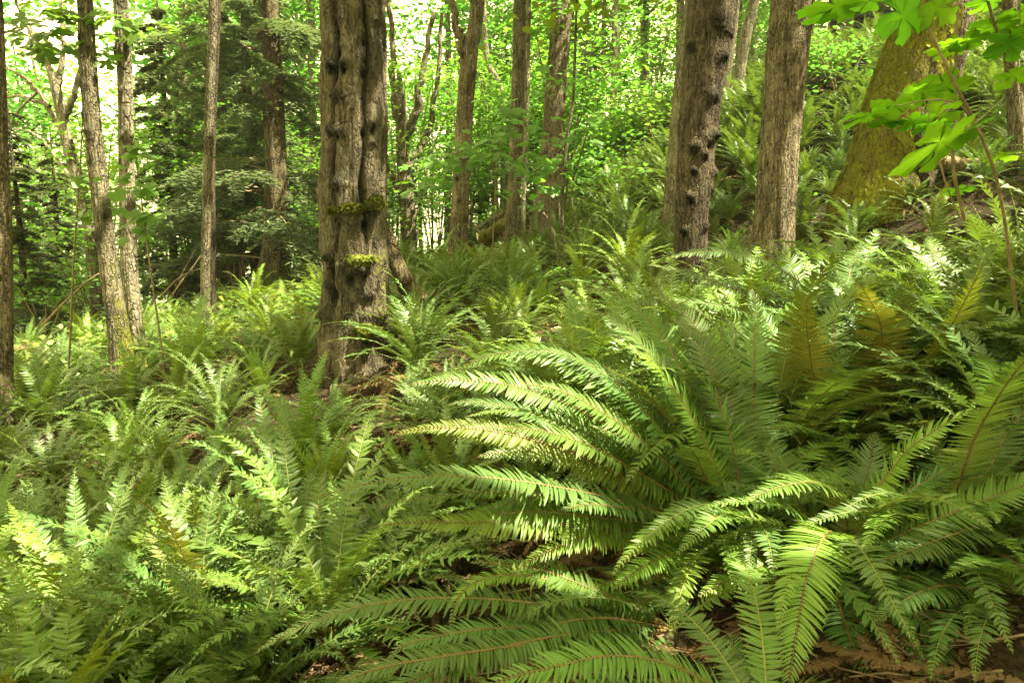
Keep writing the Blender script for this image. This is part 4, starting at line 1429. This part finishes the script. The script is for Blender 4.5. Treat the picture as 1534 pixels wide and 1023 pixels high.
def hero_fern(label, crown, fr, seed, filler=10, tint="fern_leaf", mats=None):
    """crown: (px, py, depth); fr: list of (mid, tip, half-width px, roll deg, material) in photo pixels with depths"""
    c = at(crown[0], crown[1], crown[2] * SC)
    g_ = gz(c[0], c[1])
    root = thing("sword_fern", label, "fern", (c[0], c[1], g_), 0, None)
    base = np.array([0, 0, c[2] - g_])
    o0 = np.array([c[0], c[1], g_])
    for k, (mid, tip, hw, roll, mt) in enumerate(fr):
        m = at(mid[0], mid[1], mid[2] * SC) - o0
        t = at(tip[0], tip[1], tip[2] * SC) - o0
        t = t + (t - m) * 0.13
        lo = base.copy()
        p1 = 2 * m - 0.5 * (lo + t)
        P = bezier(lo, p1, t, 40)
        rg = np.random.default_rng(seed * 50 + k)
        P += 0.010 * np.stack([fbm(np.stack([np.linspace(0, 3, 40) + seed + k * 3 + q * 9, np.zeros(40), np.zeros(40)], -1), 2, q) for q in range(3)], -1) * np.linspace(0, 1, 40)[:, None] * 2.5
        Lr = np.linalg.norm(np.diff(P, axis=0), axis=1).sum()
        W = hw / F * (mid[2] + tip[2]) / 2 * SC * 1.18
        mb = MB()
        frond(mb, P, W, int(max(34, min(96, Lr / 0.0128))), 5, True, roll=R(roll + 11 * np.clip((crown[0] - tip[0]) / 200, -1, 1)), seed=seed * 100 + k, rr=0.0045, lift=0.10, wavy=0.10, bare=0.12)
        link("frond", mb.mesh("frond", [M[mt or tint], M["rachis"]]), root)
    rg = np.random.default_rng(seed)
    for k in range(int(filler * 1.8)):
        az = rg.uniform(0, 6.28)
        kind = int(rg.choice([1, 2, 4]))
        o = link("frond", FR_HI[kind][int(rg.choice([0, 1, 1, 2]))], root, base)
        s_ = rg.uniform(0.6, 1.0)
        o.rotation_euler = (rg.normal(0, .1), rg.uniform(0.1, 0.45), az)
        o.scale = (s_,) * 3
    for k in range(5):
        o = link("dead_frond", FR_DEAD[int(rg.integers(0, 3))][1], root, base)
        o.rotation_euler = (0, 0.2, rg.uniform(0, 6.28))
        o.scale = (rg.uniform(0.7, 0.95),) * 3
    # short woody rootstock reaching the soil
    mb = MB()
    tube(mb, [np.array([0, 0, -0.12]), base * 0.5, base + [0, 0, 0.02]], [0.09, 0.075, 0.04], 10)
    link("rootstock", mb.mesh("rootstock", [M["bark_dark"]]), root)
    return root


G, Cc, Fr, Old = "fern_leaf", "fern_leaf_cool", "fern_leaf_fresh_sunlit", "fern_leaf_old"
heroes = [
    hero_fern("largest foreground fern whose long pale fronds sweep over to the gnarled trunk's side", (1110, 815, 2.35), [
        ((925, 690, 2.2), (768, 650, 2.05), 42, 12, G), ((955, 605, 2.35), (838, 532, 2.25), 44, 10, Cc), ((862, 612, 2.3), (645, 585, 2.15), 38, 25, G),
        ((985, 555, 2.5), (872, 468, 2.5), 42, 10, G), ((800, 722, 2.05), (512, 735, 1.9), 38, 5, Cc), ((775, 780, 2.0), (580, 795, 1.85), 36, 20, Fr),
        ((905, 800, 2.1), (785, 845, 1.95), 34, 10, Fr), ((950, 858, 2.1), (803, 917, 1.95), 30, -10, Fr), ((880, 560, 2.5), (700, 560, 2.4), 36, 15, G),
        ((1010, 640, 2.4), (920, 560, 2.3), 40, -10, G), ((820, 665, 2.2), (620, 650, 2.1), 32, 30, Old), ((1065, 560, 2.7), (1000, 480, 2.8), 40, 0, Cc),
        ((900, 745, 2.2), (720, 770, 2.0), 34, 0, G), ((1050, 700, 2.3), (1030, 680, 2.0), 30, 0, G), ((1110, 600, 2.8), (1085, 468, 2.9), 38, 0, Cc),
        ((1000, 520, 2.8), (890, 440, 2.9), 36, 5, G), ((840, 640, 2.4), (690, 610, 2.35), 34, 10, Cc), ((930, 640, 2.25), (800, 585, 2.15), 38, 18, G), ((1030, 610, 2.4), (930, 520, 2.35), 40, 12, Fr), ((900, 700, 2.25), (740, 690, 2.1), 36, 22, G),
        ((1090, 640, 2.5), (1020, 530, 2.5), 38, 5, G), ((870, 770, 2.1), (660, 800, 1.95), 36, 12, G), ((960, 760, 2.15), (850, 760, 1.95), 34, 10, Cc), ((1000, 880, 2.1), (890, 960, 1.9), 32, 0, Cc), ((1020, 830, 2.1), (930, 870, 1.9), 32, 5, Fr),
        ((990, 700, 2.3), (905, 640, 2.15), 34, 14, Cc), ((880, 650, 2.3), (725, 625, 2.15), 34, -8, G), ((1010, 575, 2.55), (905, 505, 2.6), 36, -6, Cc), ((940, 580, 2.5), (780, 540, 2.45), 36, 8, Cc),
        ((850, 745, 2.1), (610, 760, 1.9), 34, -10, G), ((880, 690, 2.3), (700, 660, 2.25), 32, 35, Fr), ((1060, 520, 2.8), (960, 440, 2.9), 36, 8, G), ((1130, 560, 2.8), (1130, 440, 2.9), 36, 0, G)], 1, 16),
    hero_fern("foreground fern with a bright frond tip drooping toward the viewer, lowest in the picture", (1262, 850, 2.15), [
        ((1236, 810, 1.85), (1190, 1006, 1.6), 52, 0, Fr), ((1175, 838, 2.05), (1066, 888, 1.9), 36, 0, Fr), ((1247, 735, 2.1), (1130, 748, 1.95), 36, 0, G),
        ((1370, 790, 2.0), (1590, 700, 1.9), 40, -15, G), ((1330, 880, 1.9), (1485, 1015, 1.7), 40, 0, Cc), ((1320, 930, 1.85), (1440, 1050, 1.6), 40, 0, Cc),
        ((1340, 690, 2.1), (1455, 620, 1.95), 34, -25, Fr), ((1150, 800, 2.2), (1010, 810, 2.1), 32, 0, G), ((1180, 900, 2.0), (1170, 985, 1.8), 36, 0, Cc), ((1290, 760, 2.3), (1310, 660, 2.4), 36, 0, Cc), ((1300, 900, 1.95), (1390, 1000, 1.75), 40, 0, Cc), ((1350, 860, 2.0), (1480, 930, 1.85), 40, 0, G), ((1260, 920, 1.9), (1310, 1010, 1.7), 40, 0, Cc), ((1330, 760, 2.1), (1440, 700, 2.05), 38, 0, Cc), ((1200, 760, 2.2), (1150, 680, 2.25), 36, 0, G)], 2, 14),
    hero_fern("fern at the right border with a broad olive frond seen from below", (1410, 850, 2.2), [
        ((1475, 635, 2.0), (1590, 490, 1.75), 46, 0, G), ((1500, 715, 2.1), (1600, 620, 2.0), 42, 0, Cc), ((1470, 790, 2.0), (1300, 850, 1.75), 40, 0, Cc), ((1500, 830, 1.9), (1580, 930, 1.7), 44, 0, Cc),
        ((1440, 870, 2.0), (1400, 980, 1.8), 40, 0, Cc), ((1420, 700, 2.4), (1350, 600, 2.5), 40, 0, G), ((1520, 760, 2.1), (1640, 780, 1.9), 44, 0, G), ((1500, 900, 1.9), (1540, 1020, 1.7), 44, 0, Cc), ((1440, 720, 2.3), (1500, 640, 2.35), 42, 0, G), ((1450, 930, 1.9), (1470, 1040, 1.7), 44, 0, Cc), ((1380, 900, 1.95), (1340, 1000, 1.75), 42, 0, Cc), ((1490, 680, 2.2), (1560, 580, 2.2), 42, 0, Cc), ((1480, 840, 2.0), (1590, 850, 1.85), 44, 0, G)], 3, 16),
    hero_fern("fern holding several upright olive fronds above the others", (1275, 690, 2.9), [
        ((1375, 560, 2.75), (1462, 418, 2.5), 36, 0, Old), ((1322, 545, 2.8), (1285, 432, 2.55), 38, 0, Old), ((1215, 560, 2.8), (1208, 458, 2.55), 36, 0, Old), ((1330, 520, 2.9), (1366, 408, 2.7), 30, 0, G),
        ((1160, 540, 3.0), (1060, 470, 3.0), 36, 0, Cc), ((1190, 600, 2.8), (1080, 560, 2.7), 38, 0, Cc), ((1360, 640, 2.7), (1480, 600, 2.6), 38, 0, Cc), ((1250, 560, 3.1), (1250, 470, 3.3), 38, 0, G),
        ((1140, 590, 2.9), (985, 520, 2.9), 38, 5, Cc), ((1170, 520, 3.1), (1130, 440, 3.2), 36, 0, Cc), ((1400, 600, 3.0), (1500, 520, 3.1), 36, 0, G), ((1230, 650, 2.6), (1150, 640, 2.4), 36, 0, G), ((1320, 640, 2.7), (1380, 640, 2.4), 36, 0, Old)], 4, 10),
    hero_fern("pale arching fern just below the smooth furrowed trunk", (1255, 500, 3.7), [
        ((1150, 392, 3.7), (1022, 388, 3.6), 28, 10, Cc), ((1085, 428, 3.7), (982, 402, 3.6), 26, 10, Cc), ((1240, 390, 3.8), (1160, 362, 3.7), 30, -10, G), ((1320, 420, 3.8), (1400, 400, 3.8), 28, 0, G),
        ((1120, 470, 3.6), (1000, 450, 3.5), 28, 0, Cc), ((1200, 430, 3.9), (1180, 370, 4.0), 28, 0, G), ((1330, 470, 3.6), (1440, 490, 3.5), 28, 0, Cc), ((1190, 500, 3.4), (1110, 520, 3.2), 30, 0, G), ((1270, 420, 4.0), (1290, 370, 4.2), 28, 0, Cc)], 5, 10),
    hero_fern("low shaded fern whose broad dark fronds lie flat along the picture's lower edge", (1010, 945, 2.0), [
        ((655, 896, 1.85), (415, 968, 1.75), 46, -8, Cc), ((765, 862, 1.95), (680, 935, 1.8), 24, 0, Fr), ((745, 968, 1.7), (545, 1070, 1.55), 46, 0, Cc), ((700, 940, 1.75), (600, 985, 1.65), 40, 0, Cc),
        ((640, 990, 1.6), (500, 1050, 1.5), 40, 0, Cc), ((930, 985, 1.85), (890, 1060, 1.65), 40, 0, Cc), ((860, 870, 2.0), (720, 850, 2.0), 34, 0, G), ((840, 930, 1.85), (700, 1000, 1.7), 40, 0, Cc)], 6, 3, Cc),
    hero_fern("nearest fern, one broad green frond crossing the bottom edge", (1150, 1110, 1.45), [
        ((965, 985, 1.4), (740, 1040, 1.3), 52, 0, G), ((1190, 1040, 1.45), (1250, 1060, 1.35), 46, 0, Cc), ((1050, 1040, 1.35), (930, 1090, 1.2), 44, 0, G), ((1120, 1010, 1.6), (1090, 960, 1.7), 40, 0, Cc)], 7, 4),
    hero_fern("shadowed fern in the lower right corner with dim grey-green fronds", (1530, 950, 1.95), [
        ((1440, 880, 1.85), (1320, 925, 1.7), 44, 0, Cc), ((1460, 940, 1.8), (1370, 1030, 1.6), 44, 0, Cc), ((1450, 840, 1.95), (1350, 830, 1.9), 40, 0, Cc), ((1540, 850, 1.9), (1560, 780, 1.9), 44, 0, Cc),
        ((1500, 1000, 1.7), (1460, 1080, 1.55), 44, 0, Cc), ((1480, 870, 2.0), (1420, 800, 2.0), 40, 0, G)], 8, 10, "fern_leaf_cool"),
]
for h in heroes:
    h["group"] = "arching foreground ferns"
# ------------------------------------------------------------------ near maple sapling at the upper right
YM = 3.0
mroot_p = at(1500, 470, 3.4)
mroot_p[2] = gz(mroot_p[0], mroot_p[1])
ms = thing("maple_sapling", "young maple with big bright lobed leaves hanging before the moss-coated trunk", "sapling", mroot_p)


def stem_px(pts, r0, r1):
    P = catmull([at(*p) - mroot_p for p in pts], 40)
    mb = MB()
    tube(mb, P, np.linspace(r0, r1, 40), 7)
    link("stem", mb.mesh("stem", [M["twig"]]), ms)


gb = mroot_p
stem_px([(1524, 480, 3.4), (1500, 300, 3.2), (1470, 205, 3.1), (1430, 125, 3.0), (1400, 60, 3.0), (1372, 0, 3.0), (1350, -60, 3.0)], 0.0075, 0.004)
stem_px([(1445, 330, 3.3), (1428, 250, 3.2), (1431, 150, 3.1), (1434, 0, 3.1), (1436, -70, 3.1)], 0.008, 0.005)
stem_px([(1560, 300, 3.2), (1535, 140, 3.1), (1505, 80, 3.0), (1482, 10, 2.9), (1470, -50, 2.9)], 0.007, 0.005)
stem_px([(1470, 205, 3.1), (1440, 160, 2.95), (1400, 150, 2.9), (1340, 160, 2.85)], 0.005, 0.002)
stem_px([(1395, 180, 3.3), (1410, 250, 3.3), (1422, 290, 3.3), (1440, 330, 3.35)], 0.005, 0.003)


def big_leaf(px, py, Y, size, heading, nrm, seed):
    """one lobed maple leaf: blade with veined folds; heading = direction of its tip in the picture plane (deg, 0 = right)"""
    rg = np.random.default_rng(seed)
    a = R(heading)
    d = np.array([math.cos(a), rg.normal(0, .25), math.sin(a)])
    nr = norm(np.asarray(nrm, float))
    d = norm(d - (d @ nr) * nr)
    s_ = np.cross(d, nr)
    out = []
    o = np.array([0.0, 0.30])
    ring = MAPLE
    ring2 = []
    for k in range(len(ring)):                       # small teeth between the lobe points
        p, q = ring[k], ring[(k + 1) % len(ring)]
        ring2 += [p + rg.normal(0, .018, 2), (p + q) / 2 + rg.normal(0, 0.03, 2)]
    ring2 = np.array(ring2)
    n = len(ring2)
    mb = MB()
    rows = []
    for f in (0.0, 0.35, 0.7, 1.0):
        pp = o + (ring2 - o) * f
        ang = np.arctan2(pp[:, 0] - o[0], pp[:, 1] - o[1] + 1e-6)
        lift = 0.008 * np.cos(ang * 5) * f - 0.03 * f * f + 0.07 * fbm(np.stack([pp[:, 0] * 4, pp[:, 1] * 4, np.full(n, seed * 1.7)], -1), 2, seed)
        rows.append(size * (pp[:, :1] * s_ + pp[:, 1:] * d + lift[:, None] * nr - 0.3 * d))
    V = np.concatenate(rows)
    i = np.arange(4 * n).reshape(4, n)
    j = np.roll(i, -1, axis=1)
    mb.add(V, np.stack([i[:-1], j[:-1], j[1:], i[1:]], -1).reshape(-1, 4), 0, True)
    base = size * (ring2[0][0] * s_ + ring2[0][1] * d - 0.3 * d)
    tube(mb, np.array([base, base - d * size * 0.25 + [0, 0, 0.01], base - d * size * 0.5 + [0, 0, 0.035]]), [0.002, 0.002, 0.002], 5, 1)
    P = at(px, py, Y)
    link("leaf", mb.mesh("leaf", [M["near_leaf"], M["rachis_green"]]), ms, P - mroot_p)


for k, (px, py, Y, px_size, hd, nr) in enumerate((
        (1352, 24, 3.0, 100, 215, (-.1, .85, .5)), (1300, 2, 3.0, 90, 190, (0, .2, 1)), (1252, 12, 3.0, 100, 195, (0.1, .25, 1)), (1405, 12, 2.95, 76, 320, (.1, .8, .6)),
        (1302, 172, 2.9, 96, 190, (-.15, .22, 1)), (1340, 158, 2.95, 92, 200, (.1, .25, 1)), (1380, 138, 3.0, 84, 60, (0, .55, .9)), (1404, 170, 2.9, 84, 330, (0.1, .4, .9)), (1330, 180, 2.85, 70, 240, (.1, .3, .95)),
        (1368, 182, 2.85, 84, 250, (0, .3, 1)), (1418, 130, 3.05, 84, 40, (.1, .6, .8)), (1395, 190, 2.8, 70, 290, (0, .35, 1)),
        (1408, 215, 2.7, 175, 208, (-.35, .50, .8)), (1450, 194, 2.75, 84, 30, (-.5, .15, .9)),
        (1450, 60, 3.0, 90, 190, (0, .2, 1)), (1488, 40, 2.95, 90, 200, (0, .25, 1)), (1512, 66, 2.9, 84, 240, (.1, .5, .8)), (1528, 50, 2.9, 84, 300, (0, .5, .8)), (1425, 74, 3.1, 76, 210, (0, .2, 1)),
        (1520, 115, 3.0, 70, 260, (0, .4, .8)), (1478, 4, 2.9, 70, 190, (0, .25, 1)), (1530, 20, 2.9, 76, 200, (0, .25, 1)), (1225, 22, 3.1, 70, 200, (0.1, .25, 1)), (1432, 285, 3.3, 60, 300, (0, .3, 1)), (1500, 235, 3.2, 64, 320, (0, .3, 1)))):
    big_leaf(px, py, Y, px_size * 0.64 / F * Y, hd, nr, 900 + k)

# maple sprays by the twin trunks
def spray(name, label, stem_pts, spots, Y, size, seed, mat="maple_leaf_light"):
    rg = np.random.default_rng(seed)
    b = at(*stem_pts[0])
    b[2] = gz(b[0], b[1])
    root = thing(name, label, "sapling", b)
    P = catmull([np.zeros(3) - [0, 0, .05]] + [at(*p) - b for p in stem_pts[1:]], 40)
    mb = MB()
    tube(mb, P, np.linspace(0.012, 0.004, 40), 6)
    link("stem", mb.mesh("stem", [M["twig"]]), root)
    mb = MB()
    for px, py, rp, n in spots:
        c = at(px, py, Y) - b
        r_ = rp / F * Y
        L = c + rg.normal(0, 1, (n, 3)) * [r_ * .6, r_ * .6, r_ * .28]
        leaves(mb, L, size, rg, MAPLE, 0.4, updir=np.array([0, -0.45, 0]))
        k = np.argmin(np.linalg.norm(P - c, axis=1))
        tube(mb, catmull([P[k], (P[k] + c) / 2 + [0, 0, .05], c], 8), np.linspace(0.005, 0.002, 8), 4, 1)
    link("foliage", mb.mesh("foliage", [M[mat], M["twig"]]), root)
    return root


spray("maple_sapling", "slight maple sapling with few bright leaves in front of the twin trunks", [(250, 560, 7.9), (225, 400, 7.9), (212, 300, 7.9), (200, 200, 7.9)],
      [(208, 228, 22, 12), (215, 285, 30, 14), (190, 262, 22, 7), (205, 345, 22, 10), (225, 325, 22, 8), (195, 318, 20, 6)], 7.9, 0.13, 41)
spray("maple_sapling", "maple sapling with leaves hanging left of the twin trunks", [(100, 590, 8.6), (110, 400, 8.6), (120, 250, 8.6), (125, 100, 8.6), (110, 20, 8.6)],
      [(125, 270, 20, 8), (128, 322, 18, 6), (75, 65, 40, 26), (55, 75, 25, 12), (100, 40, 40, 20), (170, 30, 30, 16), (150, 80, 25, 8), (225, 40, 30, 14), (95, 20, 50, 22)], 8.6, 0.15, 42)
spray("maple_sapling", "maple sapling spreading bright leaves before the straight sunlit-edged trunk", [(735, 420, 11.5), (740, 330, 11.5), (745, 250, 11.5), (770, 150, 11.5)],
      [(760, 160, 30, 14), (735, 215, 45, 26), (775, 185, 35, 18), (700, 230, 40, 22), (760, 250, 40, 20), (660, 240, 40, 20), (640, 280, 40, 20), (800, 240, 30, 14)], 11.5, 0.15, 43)
spray("maple_sapling", "maple sapling with layered leaves before the broad-footed trunk", [(880, 410, 12), (860, 320, 12), (845, 220, 12), (835, 120, 12)],
      [(835, 125, 35, 18), (845, 235, 40, 20), (850, 270, 35, 16), (820, 205, 40, 16), (875, 180, 35, 16), (800, 290, 40, 18)], 12, 0.14, 44)

# ------------------------------------------------------------------ logs, roots, dead branches
def log(name, label, pts, r0, r1, mat, seed, moss=0.0, cat="log"):
    P = [at(*p) for p in pts]
    o = P[0].copy()
    mb = MB()
    C = catmull([p - o for p in P], 44)
    rg = np.random.default_rng(seed)
    rr_ = np.linspace(r0, r1, 44) * (1 + 0.12 * rg.normal(0, 1, 44))
    tube(mb, C, rr_, 16)
    V = mb.v[0]
    mb.v[0] = (V + 0.25 * r0 * np.stack([fbm(V * 6 + q * 7 + seed, 3, seed + q) for q in range(3)], -1)).astype(np.float32)
    for e, s_ in ((0, 1), (43, -1)):
        ring = mb.v[0].reshape(44, 16, 3)[e]
        ctr = ring.mean(0) - 0.0
        base = np.concatenate([ring, ctr[None]])
        mb.add(base, [(k, (k + 1) % 16, 16) for k in range(16)])
    mb.attr["moss"] = [np.full(mb.n, moss)]
    ob = link(name, mb.mesh(name, [M[mat]]), None, o)
    return tag(ob, label, cat)


log("fallen_log", "rotting brown log lying in ferns beside the trunk at the left border", [(18, 545, 11.5), (45, 528, 11.3), (70, 545, 10.8), (92, 575, 10.3)], 0.17, 0.13, "dead_wood", 1, 0.1)
log("fallen_branch", "thick dark arching branch behind the gnarled trunk", [(418, 345, 15), (440, 372, 14.8), (462, 385, 14.6), (490, 400, 14.4), (500, 430, 14.3)], 0.14, 0.11, "bark_dark", 2, 0.0, "branch")
log("fallen_log", "decayed brown log lying beside the foot of the moss-coated trunk", [(1345, 246, 9.75), (1390, 244, 9.55), (1440, 246, 9.4), (1500, 252, 9.3)], 0.09, 0.08, "dead_wood", 3, 0.15)
log("fallen_log", "short log wrapped in bright moss near the sunlit-edged trunk", [(720, 360, 15.3), (738, 348, 15.2), (765, 330, 15.1)], 0.16, 0.11, "bark_mossy", 4, 0.9)
log("fallen_branch", "slim brown fallen branch sloping behind the twin maples", [(62, 490, 12.5), (95, 455, 13), (140, 415, 13.4), (175, 402, 13.6)], 0.028, 0.010, "twig", 5, 0, "branch")
log("fallen_branch", "brownish dead branch leaning low behind the slender pair", [(245, 460, 13), (270, 425, 13), (300, 385, 13), (318, 350, 13)], 0.022, 0.007, "dead_wood", 6, 0, "branch")
log("fallen_branch", "thin brown branch crossing behind the slender pair", [(240, 445, 13.2), (270, 415, 13.2), (305, 400, 13.2)], 0.015, 0.006, "twig", 7, 0, "branch")
log("fallen_branch", "dry thin twig rising steeply beside the slender pair", [(262, 430, 13.4), (283, 392, 13.4), (296, 368, 13.4)], 0.013, 0.006, "dead_wood", 8, 0, "branch")
log("fallen_branch", "brown bare branch lying among ferns before the gnarled trunk", [(545, 645, 5.0), (590, 632, 5.1), (625, 634, 5.1), (655, 640, 5.0)], 0.016, 0.008, "dead_wood", 9, 0, "branch")
log("fallen_branch", "sunlit bleached branch on the litter patch between the ferns", [(825, 495, 7.4), (860, 490, 7.5), (890, 498, 7.4), (905, 510, 7.2)], 0.035, 0.02, "twig_pale", 10, 0, "branch")

# ------------------------------------------------------------------ litter and low plants
mb = MB()
rgl = np.random.default_rng(55)
n = 60000
a = rgl.uniform(-R(40), R(40), n)
r_ = 1.6 + 14 * rgl.random(n) ** 1.2
x, y = r_ * np.sin(a), r_ * np.cos(a)
z = ground(x, y)
leaves(mb, np.stack([x, y, z + rgl.uniform(0.0, 0.04, n)], -1), 0.027 * (0.4 + 1.2 * rgl.random(n) ** 2), rgl, LEAF4, 0.7, cup=0.5)
for _ in range(420):
    a = rgl.uniform(-R(40), R(40))
    r_ = 1.5 + 8 * rgl.random() ** 1.3
    tx, ty = r_ * math.sin(a), r_ * math.cos(a)
    sub = MB()
    sub.transformed(FR_DEAD[int(rgl.integers(0, 3))][0], np.diag([1, 1, 0.22]) @ rotm(rgl.uniform(0, 6.28), rgl.uniform(0.45, 0.8), -0.15), (tx, ty, gz(tx, ty) + 0.03))
    sub.f = [(f, 2 if m == 0 else 1, q_) for f, m, q_ in sub.f]
    mb.transformed(sub, np.eye(3), (0, 0, 0))
for _ in range(1500):
    a = rgl.uniform(-R(40), R(40))
    r_ = 1.6 + 8 * rgl.random()
    tx, ty, b_ = r_ * math.sin(a), r_ * math.cos(a), rgl.uniform(0, 6.28)
    ln = rgl.uniform(0.06, 0.4)
    pts_ = np.array([(tx + math.cos(b_) * ln * q + rgl.normal(0, .01), ty + math.sin(b_) * ln * q + rgl.normal(0, .01), 0) for q in (0, .5, 1)])
    pts_[:, 2] = ground(pts_[:, 0], pts_[:, 1]) + rgl.uniform(0.01, 0.05, 3)
    tube(mb, pts_, np.array([1, .8, .4]) * rgl.uniform(0.002, 0.005), 4, 1)
lo = link("leaf_litter", mb.mesh("leaf_litter", [M["litter"], M["twig"], M["dead_frond"]]))
lo["kind"] = "stuff"
tag(lo, "brown fallen leaves lying over the dark soil", "leaf litter")
mb = MB()
n = 24000
a = rgl.uniform(-R(40), R(40), n)
r_ = 7 + 22 * rgl.random(n)
x, y = r_ * np.sin(a), r_ * np.cos(a)
pn = fbm(np.stack([x * 0.35, y * 0.35, 0 * x], -1), 3, 8)
k = (pn > -0.05) & (r_ > 8.5) & ~((x > 1.5) & (rgl.random(n) < 0.75))
x, y = x[k], y[k]
z = ground(x, y)
leaves(mb, np.stack([x, y, z + rgl.uniform(0.05, 0.38, len(x))], -1), 0.075, rgl, LEAF6, 0.45)
gp_ = np.concatenate([np.asarray(P)[None, :2] + rgl.normal(0, 0.55, (110, 2)) * [1.4, 1] for P, r_g in GAPS[:12]])
gp_ = gp_[(gp_[:, 1] < 17) & (gp_[:, 1] > 6)]
leaves(mb, np.stack([gp_[:, 0], gp_[:, 1], ground(gp_[:, 0], gp_[:, 1]) + rgl.uniform(0.1, 0.55, len(gp_))], -1), 0.09, rgl, LEAF6, 0.5, 1)
lo = link("undergrowth", mb.mesh("undergrowth", [M["shrub_leaf"], M["fern_leaf"]]))
lo["kind"] = "stuff"
tag(lo, "low leafy plants covering the ground between the far ferns", "undergrowth")

label_all(ferns, "sword fern", "sword ferns")
label_all(vines, "vine maple", "vine maples")
label_all(fars, "slim tree", "slim trees")

# ------------------------------------------------------------------ render settings
scene.render.engine = 'CYCLES'
cy = scene.cycles
cy.max_bounces = 8
cy.diffuse_bounces = 4
cy.glossy_bounces = 2
cy.transmission_bounces = 4
cy.transparent_max_bounces = 4
cy.caustics_reflective = False
cy.caustics_refractive = False
cy.use_denoising = True
cy.sample_clamp_indirect = 6
print("objects", len(scene.objects))
